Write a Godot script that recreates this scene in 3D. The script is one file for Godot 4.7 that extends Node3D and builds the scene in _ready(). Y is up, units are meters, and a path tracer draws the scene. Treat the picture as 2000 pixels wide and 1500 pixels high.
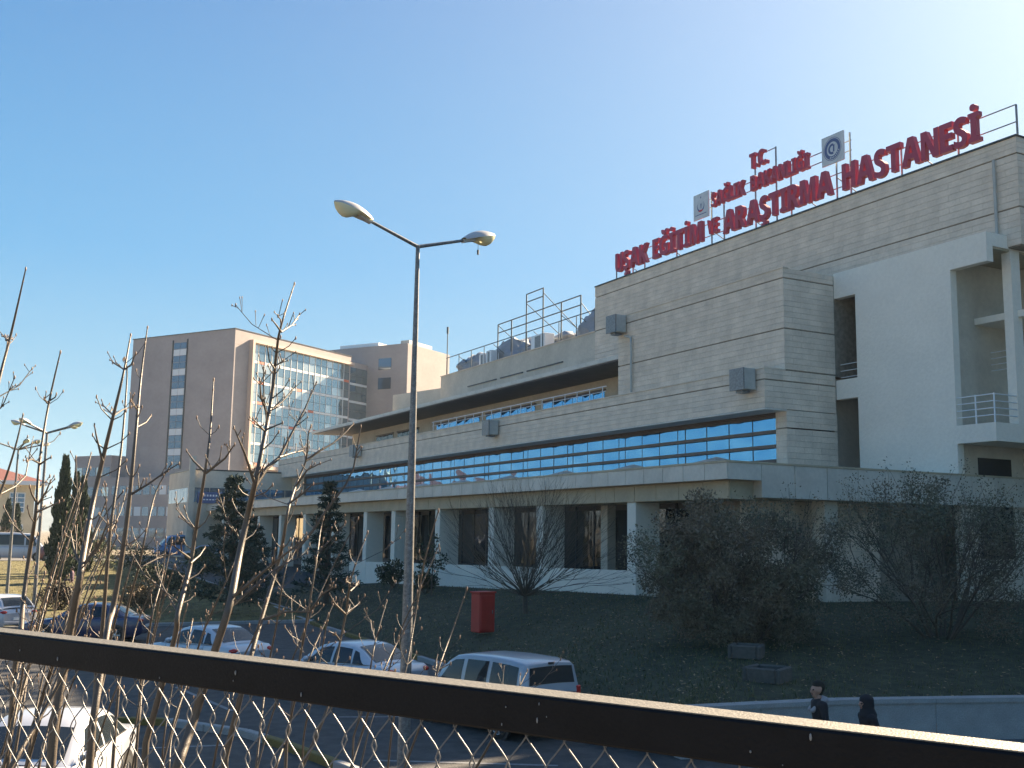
extends Node3D

# ---------------------------------------------------------------- geometry collector
class Geo:
	var v := PackedVector3Array()
	var n := PackedVector3Array()
	var c := PackedColorArray()
	var col := Color(1, 1, 1)
	var use_col := false
	func tri(a: Vector3, b: Vector3, d: Vector3, na: Vector3, nb: Vector3, nd: Vector3) -> void:
		v.append(a); v.append(d); v.append(b)
		n.append(na); n.append(nd); n.append(nb)
		if use_col:
			c.append(col); c.append(col); c.append(col)
	func ftri(a: Vector3, b: Vector3, d: Vector3) -> void:
		var nn := (b - a).cross(d - a).normalized()
		tri(a, b, d, nn, nn, nn)
	func quad(a: Vector3, b: Vector3, d: Vector3, e: Vector3) -> void:
		var nn := (d - a).cross(e - b).normalized()
		tri(a, b, d, nn, nn, nn)
		tri(a, d, e, nn, nn, nn)
	func hexa(p: Array) -> void: # p[0..3] bottom ring counter-clockwise from above, p[4..7] top ring
		quad(p[3], p[2], p[1], p[0])
		quad(p[4], p[5], p[6], p[7])
		for i in 4:
			var j := (i + 1) % 4
			quad(p[i], p[j], p[4 + j], p[4 + i])
	func box(o: Vector3, s: Vector3, b := Basis()) -> void:
		var h := s * 0.5
		var p := []
		for y in [-h.y, h.y]:
			for q in [Vector2(-h.x, h.z), Vector2(h.x, h.z), Vector2(h.x, -h.z), Vector2(-h.x, -h.z)]:
				p.append(o + b * Vector3(q.x, y, q.y))
		hexa(p)
	func span(x0: float, x1: float, y0: float, y1: float, z0: float, z1: float) -> void:
		box(Vector3(x0 + x1, y0 + y1, z0 + z1) * 0.5, Vector3(absf(x1 - x0), absf(y1 - y0), absf(z1 - z0)))
	func cbox(o: Vector3, s: Vector3, e: float) -> void: # box with chamfered edges all round
		var h := s * 0.5
		var k := h - Vector3(e, e, e)
		for a in 3:
			for sg in [-1.0, 1.0]:
				var u := (a + 1) % 3
				var w := (a + 2) % 3
				var f := func(su: float, sw: float) -> Vector3:
					var q := Vector3.ZERO
					q[a] = h[a] * sg; q[u] = k[u] * su; q[w] = k[w] * sw
					return o + q
				if sg > 0:
					quad(f.call(-1, -1), f.call(1, -1), f.call(1, 1), f.call(-1, 1))
				else:
					quad(f.call(-1, 1), f.call(1, 1), f.call(1, -1), f.call(-1, -1))
		for a in 3: # edges
			var u := (a + 1) % 3
			var w := (a + 2) % 3
			for su in [-1.0, 1.0]:
				for sw in [-1.0, 1.0]:
					var p := []
					for t in [[-1.0, true], [1.0, true], [1.0, false], [-1.0, false]]:
						var q := Vector3.ZERO
						q[a] = k[a] * t[0]
						q[u] = (h[u] if t[1] else k[u]) * su
						q[w] = (k[w] if t[1] else h[w]) * sw
						p.append(o + q)
					if su * sw > 0:
						quad(p[0], p[3], p[2], p[1])
					else:
						quad(p[0], p[1], p[2], p[3])
		for sx in [-1.0, 1.0]:
			for sy in [-1.0, 1.0]:
				for sz in [-1.0, 1.0]:
					var a1 := o + Vector3(h.x * sx, k.y * sy, k.z * sz)
					var b1 := o + Vector3(k.x * sx, h.y * sy, k.z * sz)
					var c1 := o + Vector3(k.x * sx, k.y * sy, h.z * sz)
					if sx * sy * sz > 0:
						ftri(a1, b1, c1)
					else:
						ftri(a1, c1, b1)
	func bar(a: Vector3, b: Vector3, w: float, h := -1.0) -> void:
		var d := b - a
		if d.length() < 1e-5:
			return
		if h < 0:
			h = w
		var f := d.normalized()
		var up := Vector3.UP if absf(f.y) < 0.95 else Vector3.RIGHT
		var r := f.cross(up).normalized()
		up = r.cross(f)
		box((a + b) * 0.5, Vector3(w, h, d.length()), Basis(r, up, -f))
	func tube(p: PackedVector3Array, rad: PackedFloat32Array, sides := 6, cap := true) -> void:
		var rows := []
		var f0 := (p[1] - p[0]).normalized()
		var r := f0.cross(Vector3.UP if absf(f0.y) < 0.9 else Vector3.RIGHT).normalized()
		for i in p.size():
			var f := (p[mini(i + 1, p.size() - 1)] - p[maxi(i - 1, 0)]).normalized()
			r = (r - f * f.dot(r)).normalized()
			var u := f.cross(r)
			var row := []
			for k in sides:
				var t := TAU * k / sides
				var d := r * cos(t) + u * sin(t)
				row.append([p[i] + d * rad[i], d])
			rows.append(row)
		for i in p.size() - 1:
			for k in sides:
				var a: Array = rows[i][k]
				var b: Array = rows[i][(k + 1) % sides]
				var e: Array = rows[i + 1][(k + 1) % sides]
				var g: Array = rows[i + 1][k]
				tri(a[0], b[0], e[0], a[1], b[1], e[1])
				tri(a[0], e[0], g[0], a[1], e[1], g[1])
		if cap:
			var m := p.size() - 1
			for k in sides:
				ftri(p[0], rows[0][(k + 1) % sides][0], rows[0][k][0])
				ftri(p[m], rows[m][k][0], rows[m][(k + 1) % sides][0])
	func rod(a: Vector3, b: Vector3, r: float, sides := 6, r2 := -1.0) -> void:
		tube(PackedVector3Array([a, b]), PackedFloat32Array([r, r if r2 < 0 else r2]), sides)
	func grid(rows: Array, wrap := false) -> void: # smooth surface through rows of points; u along a row, v from row to row, outside = u x v
		var nr := rows.size()
		var nc: int = rows[0].size()
		var nm := []
		for i in nr:
			var line := PackedVector3Array()
			for j in nc:
				var du: Vector3
				if wrap:
					du = rows[i][(j + 1) % nc] - rows[i][(j + nc - 1) % nc]
				else:
					du = rows[i][mini(j + 1, nc - 1)] - rows[i][maxi(j - 1, 0)]
				var dv: Vector3 = rows[mini(i + 1, nr - 1)][j] - rows[maxi(i - 1, 0)][j]
				var q := du.cross(dv)
				line.append(q.normalized() if q.length_squared() > 1e-14 else Vector3.ZERO)
			nm.append(line)
		for i in nr: # poles take the mean of the next row
			for j in nc:
				if nm[i][j] == Vector3.ZERO:
					var s := Vector3.ZERO
					for k in nc:
						s += nm[clampi(i + (1 if i == 0 else -1), 0, nr - 1)][k]
					nm[i][j] = s.normalized() if s.length_squared() > 1e-9 else Vector3.UP
		for i in nr - 1:
			for j in (nc if wrap else nc - 1):
				var k := (j + 1) % nc
				tri(rows[i][j], rows[i][k], rows[i + 1][k], nm[i][j], nm[i][k], nm[i + 1][k])
				tri(rows[i][j], rows[i + 1][k], rows[i + 1][j], nm[i][j], nm[i + 1][k], nm[i + 1][j])
	func ellipsoid(o: Vector3, s: Vector3, b := Basis(), m := 6, k := 8, v0 := 0.0, v1 := 1.0) -> void:
		var rows := []
		for i in m + 1:
			var t := PI * (v0 + (v1 - v0) * i / m) - PI / 2
			var row := PackedVector3Array()
			for j in k:
				var a := TAU * j / k
				row.append(o + b * Vector3(cos(t) * cos(a) * s.x, sin(t) * s.y, -cos(t) * sin(a) * s.z))
			rows.append(row)
		grid(rows, true)
	func lathe(o: Vector3, prof: Array, sides: int, b := Basis()) -> void: # prof: [radius, height] from bottom to top
		var rows := []
		for q in prof:
			var row := PackedVector3Array()
			for j in sides:
				var a := TAU * j / sides
				row.append(o + b * Vector3(cos(a) * q[0], q[1], -sin(a) * q[0]))
			rows.append(row)
		grid(rows, true)
	func prism(poly: PackedVector2Array, y0: float, y1: float) -> void: # poly counter-clockwise in (x, -z)
		var t := Geometry2D.triangulate_polygon(poly)
		for i in range(0, t.size(), 3):
			var a := poly[t[i]]; var b := poly[t[i + 1]]; var d := poly[t[i + 2]]
			if (b - a).cross(d - a) < 0:
				var s := b; b = d; d = s
			ftri(Vector3(a.x, y1, -a.y), Vector3(b.x, y1, -b.y), Vector3(d.x, y1, -d.y))
			ftri(Vector3(a.x, y0, -a.y), Vector3(d.x, y0, -d.y), Vector3(b.x, y0, -b.y))
		for i in poly.size():
			var a := poly[i]; var b := poly[(i + 1) % poly.size()]
			quad(Vector3(a.x, y0, -a.y), Vector3(b.x, y0, -b.y), Vector3(b.x, y1, -b.y), Vector3(a.x, y1, -a.y))
	func leaf(o: Vector3, d: Vector3, s: Vector3, len: float, wid: float) -> void:
		var nn := s.cross(d).normalized()
		var a := o; var b := o + d * len * 0.5 + s * wid; var e := o + d * len; var f := o + d * len * 0.5 - s * wid
		tri(a, b, e, nn, nn, nn)
		tri(a, e, f, nn, nn, nn)
	func mesh(off := Vector3.ZERO) -> ArrayMesh:
		var ar := []
		ar.resize(Mesh.ARRAY_MAX)
		if off != Vector3.ZERO:
			for i in v.size():
				v[i] -= off
		ar[Mesh.ARRAY_VERTEX] = v
		ar[Mesh.ARRAY_NORMAL] = n
		if use_col:
			ar[Mesh.ARRAY_COLOR] = c
		var m := ArrayMesh.new()
		m.add_surface_from_arrays(Mesh.PRIMITIVE_TRIANGLES, ar)
		return m

# ---------------------------------------------------------------- naming, tagging
var M := {}
var T := {}
var used := {}
var rng := RandomNumberGenerator.new()

func numbered(called: String) -> String:
	used[called] = used.get(called, 0) + 1
	return called if used[called] == 1 else "%s_%03d" % [called, used[called] - 1]
func tag(o: Node, label: String, category: String, group := "") -> void:
	o.set_meta("label", label)
	o.set_meta("category", category)
	if group:
		o.set_meta("group", group)
func thing(called: String, label: String, category: String, at := Vector3.ZERO, turn := 0.0, group := "") -> Node3D:
	var o := Node3D.new()
	o.name = numbered(called)
	add_child(o)
	o.position = at
	o.rotation.y = turn
	tag(o, label, category, group)
	return o
func put(called: String, m: Mesh, mt: Material, parent: Node, at := Vector3.ZERO, b := Basis()) -> MeshInstance3D:
	var o := MeshInstance3D.new()
	o.name = called
	o.mesh = m
	o.material_override = mt
	parent.add_child(o, true)
	o.transform = Transform3D(b, at)
	o.cast_shadow = GeometryInstance3D.SHADOW_CASTING_SETTING_ON
	return o
func part(called: String, g: Geo, mt: Material, parent: Node, off := Vector3.ZERO) -> MeshInstance3D:
	return put(called, g.mesh(off), mt, parent)
func struct(called: String, g: Geo, mt: Material) -> MeshInstance3D:
	var o := put(numbered(called), g.mesh(), mt, self)
	o.set_meta("kind", "structure")
	return o
func twin(o: Node3D, at: Vector3, turn: float, label := "", group := "") -> Node3D:
	var base := String(o.name)
	if base.length() > 4 and base[-4] == "_" and base.right(3).is_valid_int():
		base = base.left(-4)
	var r: Node3D = o.duplicate()
	r.name = numbered(base)
	add_child(r)
	r.position = at
	r.rotation.y = turn
	if label:
		r.set_meta("label", label)
	if group:
		r.set_meta("group", group)
	return r

# ---------------------------------------------------------------- materials
func lin(r: float, g: float, b: float) -> Color:
	return Color(r, g, b).linear_to_srgb()
func noise_tex(key: String, seed_: int, f1: float, f2: float, lo: float, hi: float, mixw := 0.5, px := 512) -> ImageTexture:
	if T.has(key):
		return T[key]
	var a := FastNoiseLite.new()
	a.seed = seed_; a.frequency = f1; a.fractal_octaves = 4
	var b := FastNoiseLite.new()
	b.seed = seed_ + 7; b.frequency = f2; b.fractal_octaves = 3
	var ia := a.get_seamless_image(px, px)
	var ib := b.get_seamless_image(px, px)
	ia.convert(Image.FORMAT_L8); ib.convert(Image.FORMAT_L8)
	var da := ia.get_data(); var db := ib.get_data()
	var out := PackedByteArray()
	out.resize(px * px * 3)
	for i in px * px:
		var t := (da[i] * (1.0 - mixw) + db[i] * mixw) / 255.0
		var q := int(clampf(lo + (hi - lo) * t, 0, 1) * 255)
		out[i * 3] = q; out[i * 3 + 1] = q; out[i * 3 + 2] = q
	var im := Image.create_from_data(px, px, false, Image.FORMAT_RGB8, out)
	T[key] = ImageTexture.create_from_image(im)
	return T[key]
func bump_tex(key: String, seed_: int, f: float, strength: float, px := 512, oct := 4) -> ImageTexture:
	if T.has(key):
		return T[key]
	var a := FastNoiseLite.new()
	a.seed = seed_; a.frequency = f; a.fractal_octaves = oct
	var im := a.get_seamless_image(px, px)
	im.convert(Image.FORMAT_RGBA8)
	im.bump_map_to_normal_map(strength)
	T[key] = ImageTexture.create_from_image(im)
	return T[key]
func mat(key: String, c: Color, rough := 0.8, metal := 0.0, tex: Texture2D = null, scale := 0.25, nrm: Texture2D = null, nstr := 0.5, world := true) -> StandardMaterial3D:
	var m := StandardMaterial3D.new()
	m.resource_name = key
	m.albedo_color = c
	m.roughness = rough
	m.metallic = metal
	if tex or nrm:
		m.uv1_triplanar = true
		m.uv1_world_triplanar = world
		m.uv1_scale = Vector3(scale, scale, scale)
	if tex:
		m.albedo_texture = tex
	if nrm:
		m.normal_enabled = true
		m.normal_texture = nrm
		m.normal_scale = nstr
	M[key] = m
	return m

func make_materials() -> void:
	var soft := noise_tex("soft", 3, 0.006, 0.05, 0.84, 1.0, 0.35)
	var faint := noise_tex("faint", 19, 0.006, 0.08, 0.93, 1.0, 0.5)
	var grit := noise_tex("grit", 5, 0.02, 0.25, 0.55, 1.0, 0.6)
	var blot := noise_tex("blot", 9, 0.008, 0.03, 0.35, 1.0, 0.4)
	var nfine := bump_tex("nfine", 11, 0.12, 3.0)
	var nwave := bump_tex("nwave", 13, 0.006, 6.0, 512, 2)
	for i in 4:
		var k: float = [1.0, 0.97, 1.03, 0.985][i]
		mat("stone%d" % i, lin(0.82 * k, 0.69 * k, 0.55 * k), 0.85, 0, soft, 0.21, nfine, 0.25)
	mat("joint", lin(0.50, 0.43, 0.34), 0.95, 0, grit, 0.3)
	mat("render", lin(0.66, 0.59, 0.48), 0.9, 0, soft, 0.11, nfine, 0.2)
	mat("white_render", lin(0.86, 0.80, 0.69), 0.9, 0, faint, 0.09, nfine, 0.25)
	mat("panel", lin(0.68, 0.64, 0.56), 0.45, 0.0, soft, 0.17)
	mat("panel_b", lin(0.65, 0.61, 0.53), 0.45, 0.0, soft, 0.17)
	mat("beam", lin(0.52, 0.44, 0.31), 0.6, 0, soft, 0.17)
	mat("brown", lin(0.16, 0.12, 0.10), 0.5, 0.2, soft, 0.3)
	mat("soffit", lin(0.17, 0.165, 0.17), 0.6, 0.1, soft, 0.2)
	mat("blue_glass", lin(0.12, 0.35, 0.60), 0.02, 0.92, null, 0.12, nwave, 0.34)
	mat("dark_glass", lin(0.012, 0.016, 0.02), 0.04, 0.0, null, 0.2, nwave, 0.12)
	mat("frame_dark", lin(0.05, 0.055, 0.06), 0.4, 0.5)
	mat("skylight", lin(0.42, 0.42, 0.38), 0.3, 0.2, soft, 0.3)
	mat("grey_metal", lin(0.36, 0.37, 0.38), 0.45, 0.6, grit, 0.6)
	mat("white_metal", lin(0.72, 0.73, 0.74), 0.4, 0.1)
	mat("galv", lin(0.40, 0.40, 0.40), 0.5, 0.35, noise_tex("galv", 21, 0.03, 0.11, 0.35, 1.0, 0.5), 0.8)
	mat("unit", lin(0.50, 0.50, 0.46), 0.6, 0.1, soft, 0.5)
	mat("letter", lin(0.36, 0.04, 0.085), 0.6, 0.0)
	mat("board", lin(0.66, 0.69, 0.70), 0.4, 0.0, soft, 0.4)
	mat("blue_print", lin(0.06, 0.10, 0.24), 0.5)
	mat("red_print", lin(0.55, 0.03, 0.04), 0.5)
	mat("steel", lin(0.10, 0.12, 0.13), 0.5, 0.5)
	mat("tarp", lin(0.30, 0.33, 0.37), 0.5, 0, soft, 0.35, bump_tex("nfold", 17, 0.02, 8.0), 0.8)
	mat("pink_wall", lin(0.40, 0.355, 0.345), 0.85, 0, soft, 0.05)
	mat("trim", lin(0.52, 0.40, 0.33), 0.7)
	mat("curtain_glass", lin(0.27, 0.36, 0.40), 0.05, 0.75, null, 0.1, nwave, 0.12)
	mat("curtain_glass_b", lin(0.50, 0.56, 0.57), 0.08, 0.6, null, 0.1, nwave, 0.12)
	mat("strip_glass", lin(0.14, 0.19, 0.25), 0.05, 0.7, null, 0.1, nwave, 0.12)
	mat("white_band", lin(0.66, 0.69, 0.70), 0.5)
	mat("red_panel", lin(0.55, 0.16, 0.10), 0.6)
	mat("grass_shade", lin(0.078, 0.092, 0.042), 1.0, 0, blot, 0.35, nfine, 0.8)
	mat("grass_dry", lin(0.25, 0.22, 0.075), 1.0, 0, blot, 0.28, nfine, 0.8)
	mat("asphalt", lin(0.10, 0.098, 0.096), 0.92, 0, noise_tex("asph", 31, 0.012, 0.4, 0.5, 1.0, 0.5), 0.3, nfine, 0.5)
	mat("earth", lin(0.42, 0.36, 0.27), 1.0, 0, blot, 0.15, nfine, 0.8)
	mat("soil", lin(0.07, 0.055, 0.04), 1.0, 0, blot, 0.9)
	mat("paving", lin(0.20, 0.20, 0.20), 0.9, 0, grit, 0.4)
	mat("concrete", lin(0.40, 0.40, 0.39), 0.9, 0, noise_tex("conc", 33, 0.01, 0.12, 0.72, 1.0, 0.6), 0.45, nfine, 0.4)
	mat("kerb_yellow", lin(0.26, 0.19, 0.04), 0.8, 0, grit, 0.9)
	mat("kerb_white", lin(0.38, 0.38, 0.37), 0.8, 0, grit, 0.9)
	mat("line_paint", lin(0.34, 0.35, 0.36), 0.8, 0, grit, 0.9)
	mat("planter", lin(0.15, 0.145, 0.13), 0.95, 0, grit, 0.8, nfine, 0.6)
	mat("red_box", lin(0.50, 0.035, 0.025), 0.5, 0, soft, 0.6)
	mat("bark", lin(0.15, 0.12, 0.092), 0.5, 0, grit, 3.0, nfine, 0.6)
	mat("dark_bark", lin(0.17, 0.14, 0.11), 0.95, 0, grit, 1.2, nfine, 0.6)
	mat("bud", lin(0.17, 0.11, 0.075), 0.55)
	mat("rail_paint", lin(0.0095, 0.0095, 0.0115), 0.6, 0.0, noise_tex("railp", 41, 0.01, 0.3, 0.55, 1.0, 0.45), 1.7, nfine, 0.3)
	M.rail_paint.metallic_specular = 0.3
	mat("worn_glare_top", lin(0.29, 0.275, 0.235), 0.55, 0.0, noise_tex("worn", 43, 0.06, 0.5, 0.3, 1.0, 0.55), 2.6, nfine, 0.5)  # speckled worn paint, with the sun glare of the rail top in its pale colour
	mat("wire", lin(0.16, 0.16, 0.165), 0.45, 0.55)
	mat("deck", lin(0.32, 0.31, 0.30), 0.95, 0, grit, 0.4)
	mat("roof_tile", lin(0.28, 0.10, 0.085), 0.85, 0, grit, 0.4)
	mat("cream", lin(0.70, 0.60, 0.42), 0.9, 0, soft, 0.1)
	mat("hill", lin(0.16, 0.19, 0.20), 1.0, 0, blot, 0.004)
	mat("tyre", lin(0.02, 0.02, 0.02), 0.9)
	mat("rim", lin(0.45, 0.46, 0.48), 0.35, 0.8)
	mat("car_glass", lin(0.015, 0.02, 0.025), 0.03, 0.0)
	mat("car_black", lin(0.02, 0.02, 0.022), 0.6)
	mat("tail_red", lin(0.45, 0.02, 0.02), 0.25)
	mat("head_lens", lin(0.6, 0.62, 0.64), 0.1, 0.3)
	for p in [["paint_white", 0.44, 0.46, 0.50], ["paint_silver", 0.30, 0.33, 0.38], ["paint_navy", 0.03, 0.04, 0.10], ["paint_blue", 0.10, 0.22, 0.42], ["paint_maroon", 0.22, 0.06, 0.05]]:
		var m := mat(p[0], lin(p[1], p[2], p[3]), 0.35, 0.15)
		m.clearcoat_enabled = true
		m.clearcoat = 0.8
		m.clearcoat_roughness = 0.06
	var bowl := mat("lamp_bowl", lin(0.72, 0.72, 0.52), 0.2)
	bowl.backlight_enabled = true
	bowl.backlight = lin(0.45, 0.45, 0.30)
	mat("lamp_shell", lin(0.42, 0.42, 0.42), 0.4, 0.2)
	for q in [["leaf_olive", 0.7], ["leaf_dark", 0.7], ["skin_cloth", 0.85]]:
		var m := mat(q[0], Color(1, 1, 1), q[1])
		m.vertex_color_use_as_albedo = true
	for q in ["leaf_olive", "leaf_dark"]:
		M[q].backlight_enabled = true
		M[q].backlight = lin(0.03, 0.035, 0.015)

const EXPOSURE := 5.4
const SUN_ENERGY := 1.6
const CAM_X := Vector3(0.880487, 0.015196, 0.473827)
const CAM_Y := Vector3(-0.079937, 0.989934, 0.116794)
const CAM_Z := Vector3(-0.467282, -0.140712, 0.872839)

# ---------------------------------------------------------------- sky and light
const SUN_AZ := 73.5
const SUN_EL := 29.5
func sun_dir() -> Vector3:
	var a := deg_to_rad(SUN_AZ); var e := deg_to_rad(SUN_EL)
	return Vector3(sin(a) * cos(e), sin(e), -cos(a) * cos(e))
func make_sky() -> Image:
	var w := 512; var h := 256
	var im := Image.create(w, h, false, Image.FORMAT_RGBF)
	var s := sun_dir()
	var stops := [[0.0, Vector3(0.44, 0.68, 0.80)], [4.0, Vector3(0.34, 0.64, 0.81)], [14.0, Vector3(0.115, 0.43, 0.79)], [28.0, Vector3(0.045, 0.255, 0.62)], [50.0, Vector3(0.07, 0.23, 0.56)], [90.0, Vector3(0.05, 0.18, 0.48)]]
	for j in h:
		var el := PI * 0.5 - PI * (j + 0.5) / h
		var deg := maxf(rad_to_deg(el), 0.0)
		var base: Vector3 = stops[5][1]
		for k in 5:
			if deg <= stops[k + 1][0]:
				var t: float = (deg - stops[k][0]) / (stops[k + 1][0] - stops[k][0])
				base = stops[k][1].lerp(stops[k + 1][1], t)
				break
		for i in w:
			var az := TAU * (i + 0.5) / w
			var d := Vector3(sin(az) * cos(el), sin(el), -cos(az) * cos(el))
			var th := rad_to_deg(acos(clampf(d.dot(s), -1, 1)))
			var g := exp(-th / 20.0)
			var c := base.lerp(Vector3(1.85, 1.95, 2.0), g) / 5.4
			im.set_pixel(i, j, Color(c.x, c.y, c.z))
	return im

func set_stage() -> void:
	var cam := Camera3D.new()
	cam.name = "camera"
	cam.fov = 39.308
	cam.near = 0.05
	cam.far = 9000.0
	add_child(cam)
	cam.transform = Transform3D(Basis(CAM_X, CAM_Y, CAM_Z).orthonormalized(), Vector3(0, 4.15, 0))
	cam.current = true
	var env := Environment.new()
	env.background_mode = Environment.BG_SKY
	var sm := PanoramaSkyMaterial.new()
	sm.panorama = ImageTexture.create_from_image(make_sky())
	sm.energy_multiplier = 1.0
	var sky := Sky.new()
	sky.sky_material = sm
	env.sky = sky
	env.tonemap_mode = Environment.TONE_MAPPER_LINEAR
	env.tonemap_exposure = EXPOSURE
	env.fog_enabled = true
	env.fog_density = 0.00018
	env.fog_light_color = Color(0.86, 0.94, 1.0)
	env.sdfgi_enabled = true
	env.ssao_enabled = true
	env.ssil_enabled = true
	var we := WorldEnvironment.new()
	we.name = "world_environment"
	we.environment = env
	add_child(we)
	var sun := DirectionalLight3D.new()
	sun.name = "sun"
	sun.light_color = Color(1.0, 0.90, 0.76)
	sun.light_energy = SUN_ENERGY
	sun.light_angular_distance = 0.55
	sun.shadow_enabled = true
	add_child(sun)
	sun.look_at_from_position(sun_dir() * 100.0, Vector3.ZERO, Vector3.UP)

# ---------------------------------------------------------------- terrain
func gh(_x: float, z: float) -> float:
	var t := smoothstep(48.0, 103.0, -z)
	return 1.35 * t
func fgrid(g: Geo, xs: Array, zs: Array, f: Callable) -> void:
	var rows := []
	for z in zs:
		var r := PackedVector3Array()
		for x in xs:
			r.append(Vector3(x, f.call(x, z), z))
		rows.append(r)
	rows.reverse()
	g.grid(rows) # u = +x, v = -z : u x v = +y? x cross -z = y
const LA := [[34.0, 0.92, -11.2], [20.72, 0.92, -15.7], [16.69, 0.92, -16.95], [13.75, 0.9, -17.25], [12.94, 0.85, -17.4], [12.3, 0.5, -19.0], [12.2, 0.13, -21.2], [13.4, 0.13, -24.5], [14.8, 0.13, -30.0], [15.4, 0.13, -38.0], [16.0, 0.13, -47.0], [17.0, 0.2, -58.0], [18.0, 0.50, -68.0]]
const LB := [[52.0, 1.5, -28.0], [48.0, 1.6, -31.0], [40.0, 1.7, -32.4], [34.0, 1.72, -33.0], [30.0, 1.73, -33.5], [27.5, 1.73, -34.0], [27.5, 1.72, -36.5], [27.5, 1.72, -39.0], [27.5, 1.6, -44.0], [27.5, 1.5, -48.0], [27.5, 1.3, -54.0], [27.5, 1.1, -62.0], [27.5, 0.9, -70.0]]
func lawn_pt(u: float, v: float) -> Vector3:
	var f := clampf(u, 0.0, LA.size() - 1.001)
	var i := int(f); var t := f - i
	var a := Vector3(LA[i][0], LA[i][1], LA[i][2]).lerp(Vector3(LA[i + 1][0], LA[i + 1][1], LA[i + 1][2]), t)
	var b := Vector3(LB[i][0], LB[i][1], LB[i][2]).lerp(Vector3(LB[i + 1][0], LB[i + 1][1], LB[i + 1][2]), t)
	var p := a.lerp(b, v)
	p.y = lerpf(a.y, b.y, 1.0 - (1.0 - v) * (1.0 - v)) + 0.05 * sin(p.x * 0.9) * sin(p.z * 0.7) * v * (1 - v) * 4
	return p
func lawn_y(x: float, z: float) -> float: # height of the near lawn (search)
	var best := 1e9; var y := 0.0
	for i in 61:
		for j in 21:
			var p := lawn_pt(i * 0.2, j / 20.0)
			var d := Vector2(p.x - x, p.z - z).length_squared()
			if d < best:
				best = d; y = p.y
	return y if best < 4.0 else gh(x, z)

func grass_stuff(called: String, label: String, n: int, sampler: Callable, hgt: float, c0: Color, c1: Color) -> void:
	var g := Geo.new()
	g.use_col = true
	for i in n:
		var p: Vector3 = sampler.call()
		var a := rng.randf() * TAU
		var s := Vector3(cos(a), 0, sin(a))
		var d := Vector3(rng.randf_range(-0.5, 0.5), 1, rng.randf_range(-0.5, 0.5)).normalized()
		g.col = c0.lerp(c1, rng.randf())
		var hh := hgt * rng.randf_range(0.5, 1.3)
		var nn := s.cross(d)
		g.tri(p - s * hh * 0.12, p + s * hh * 0.12, p + d * hh, nn, nn, nn)
	var o := put(numbered(called), g.mesh(), M.leaf_olive, self)
	tag(o, label, "grass")
	o.set_meta("kind", "stuff")

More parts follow.
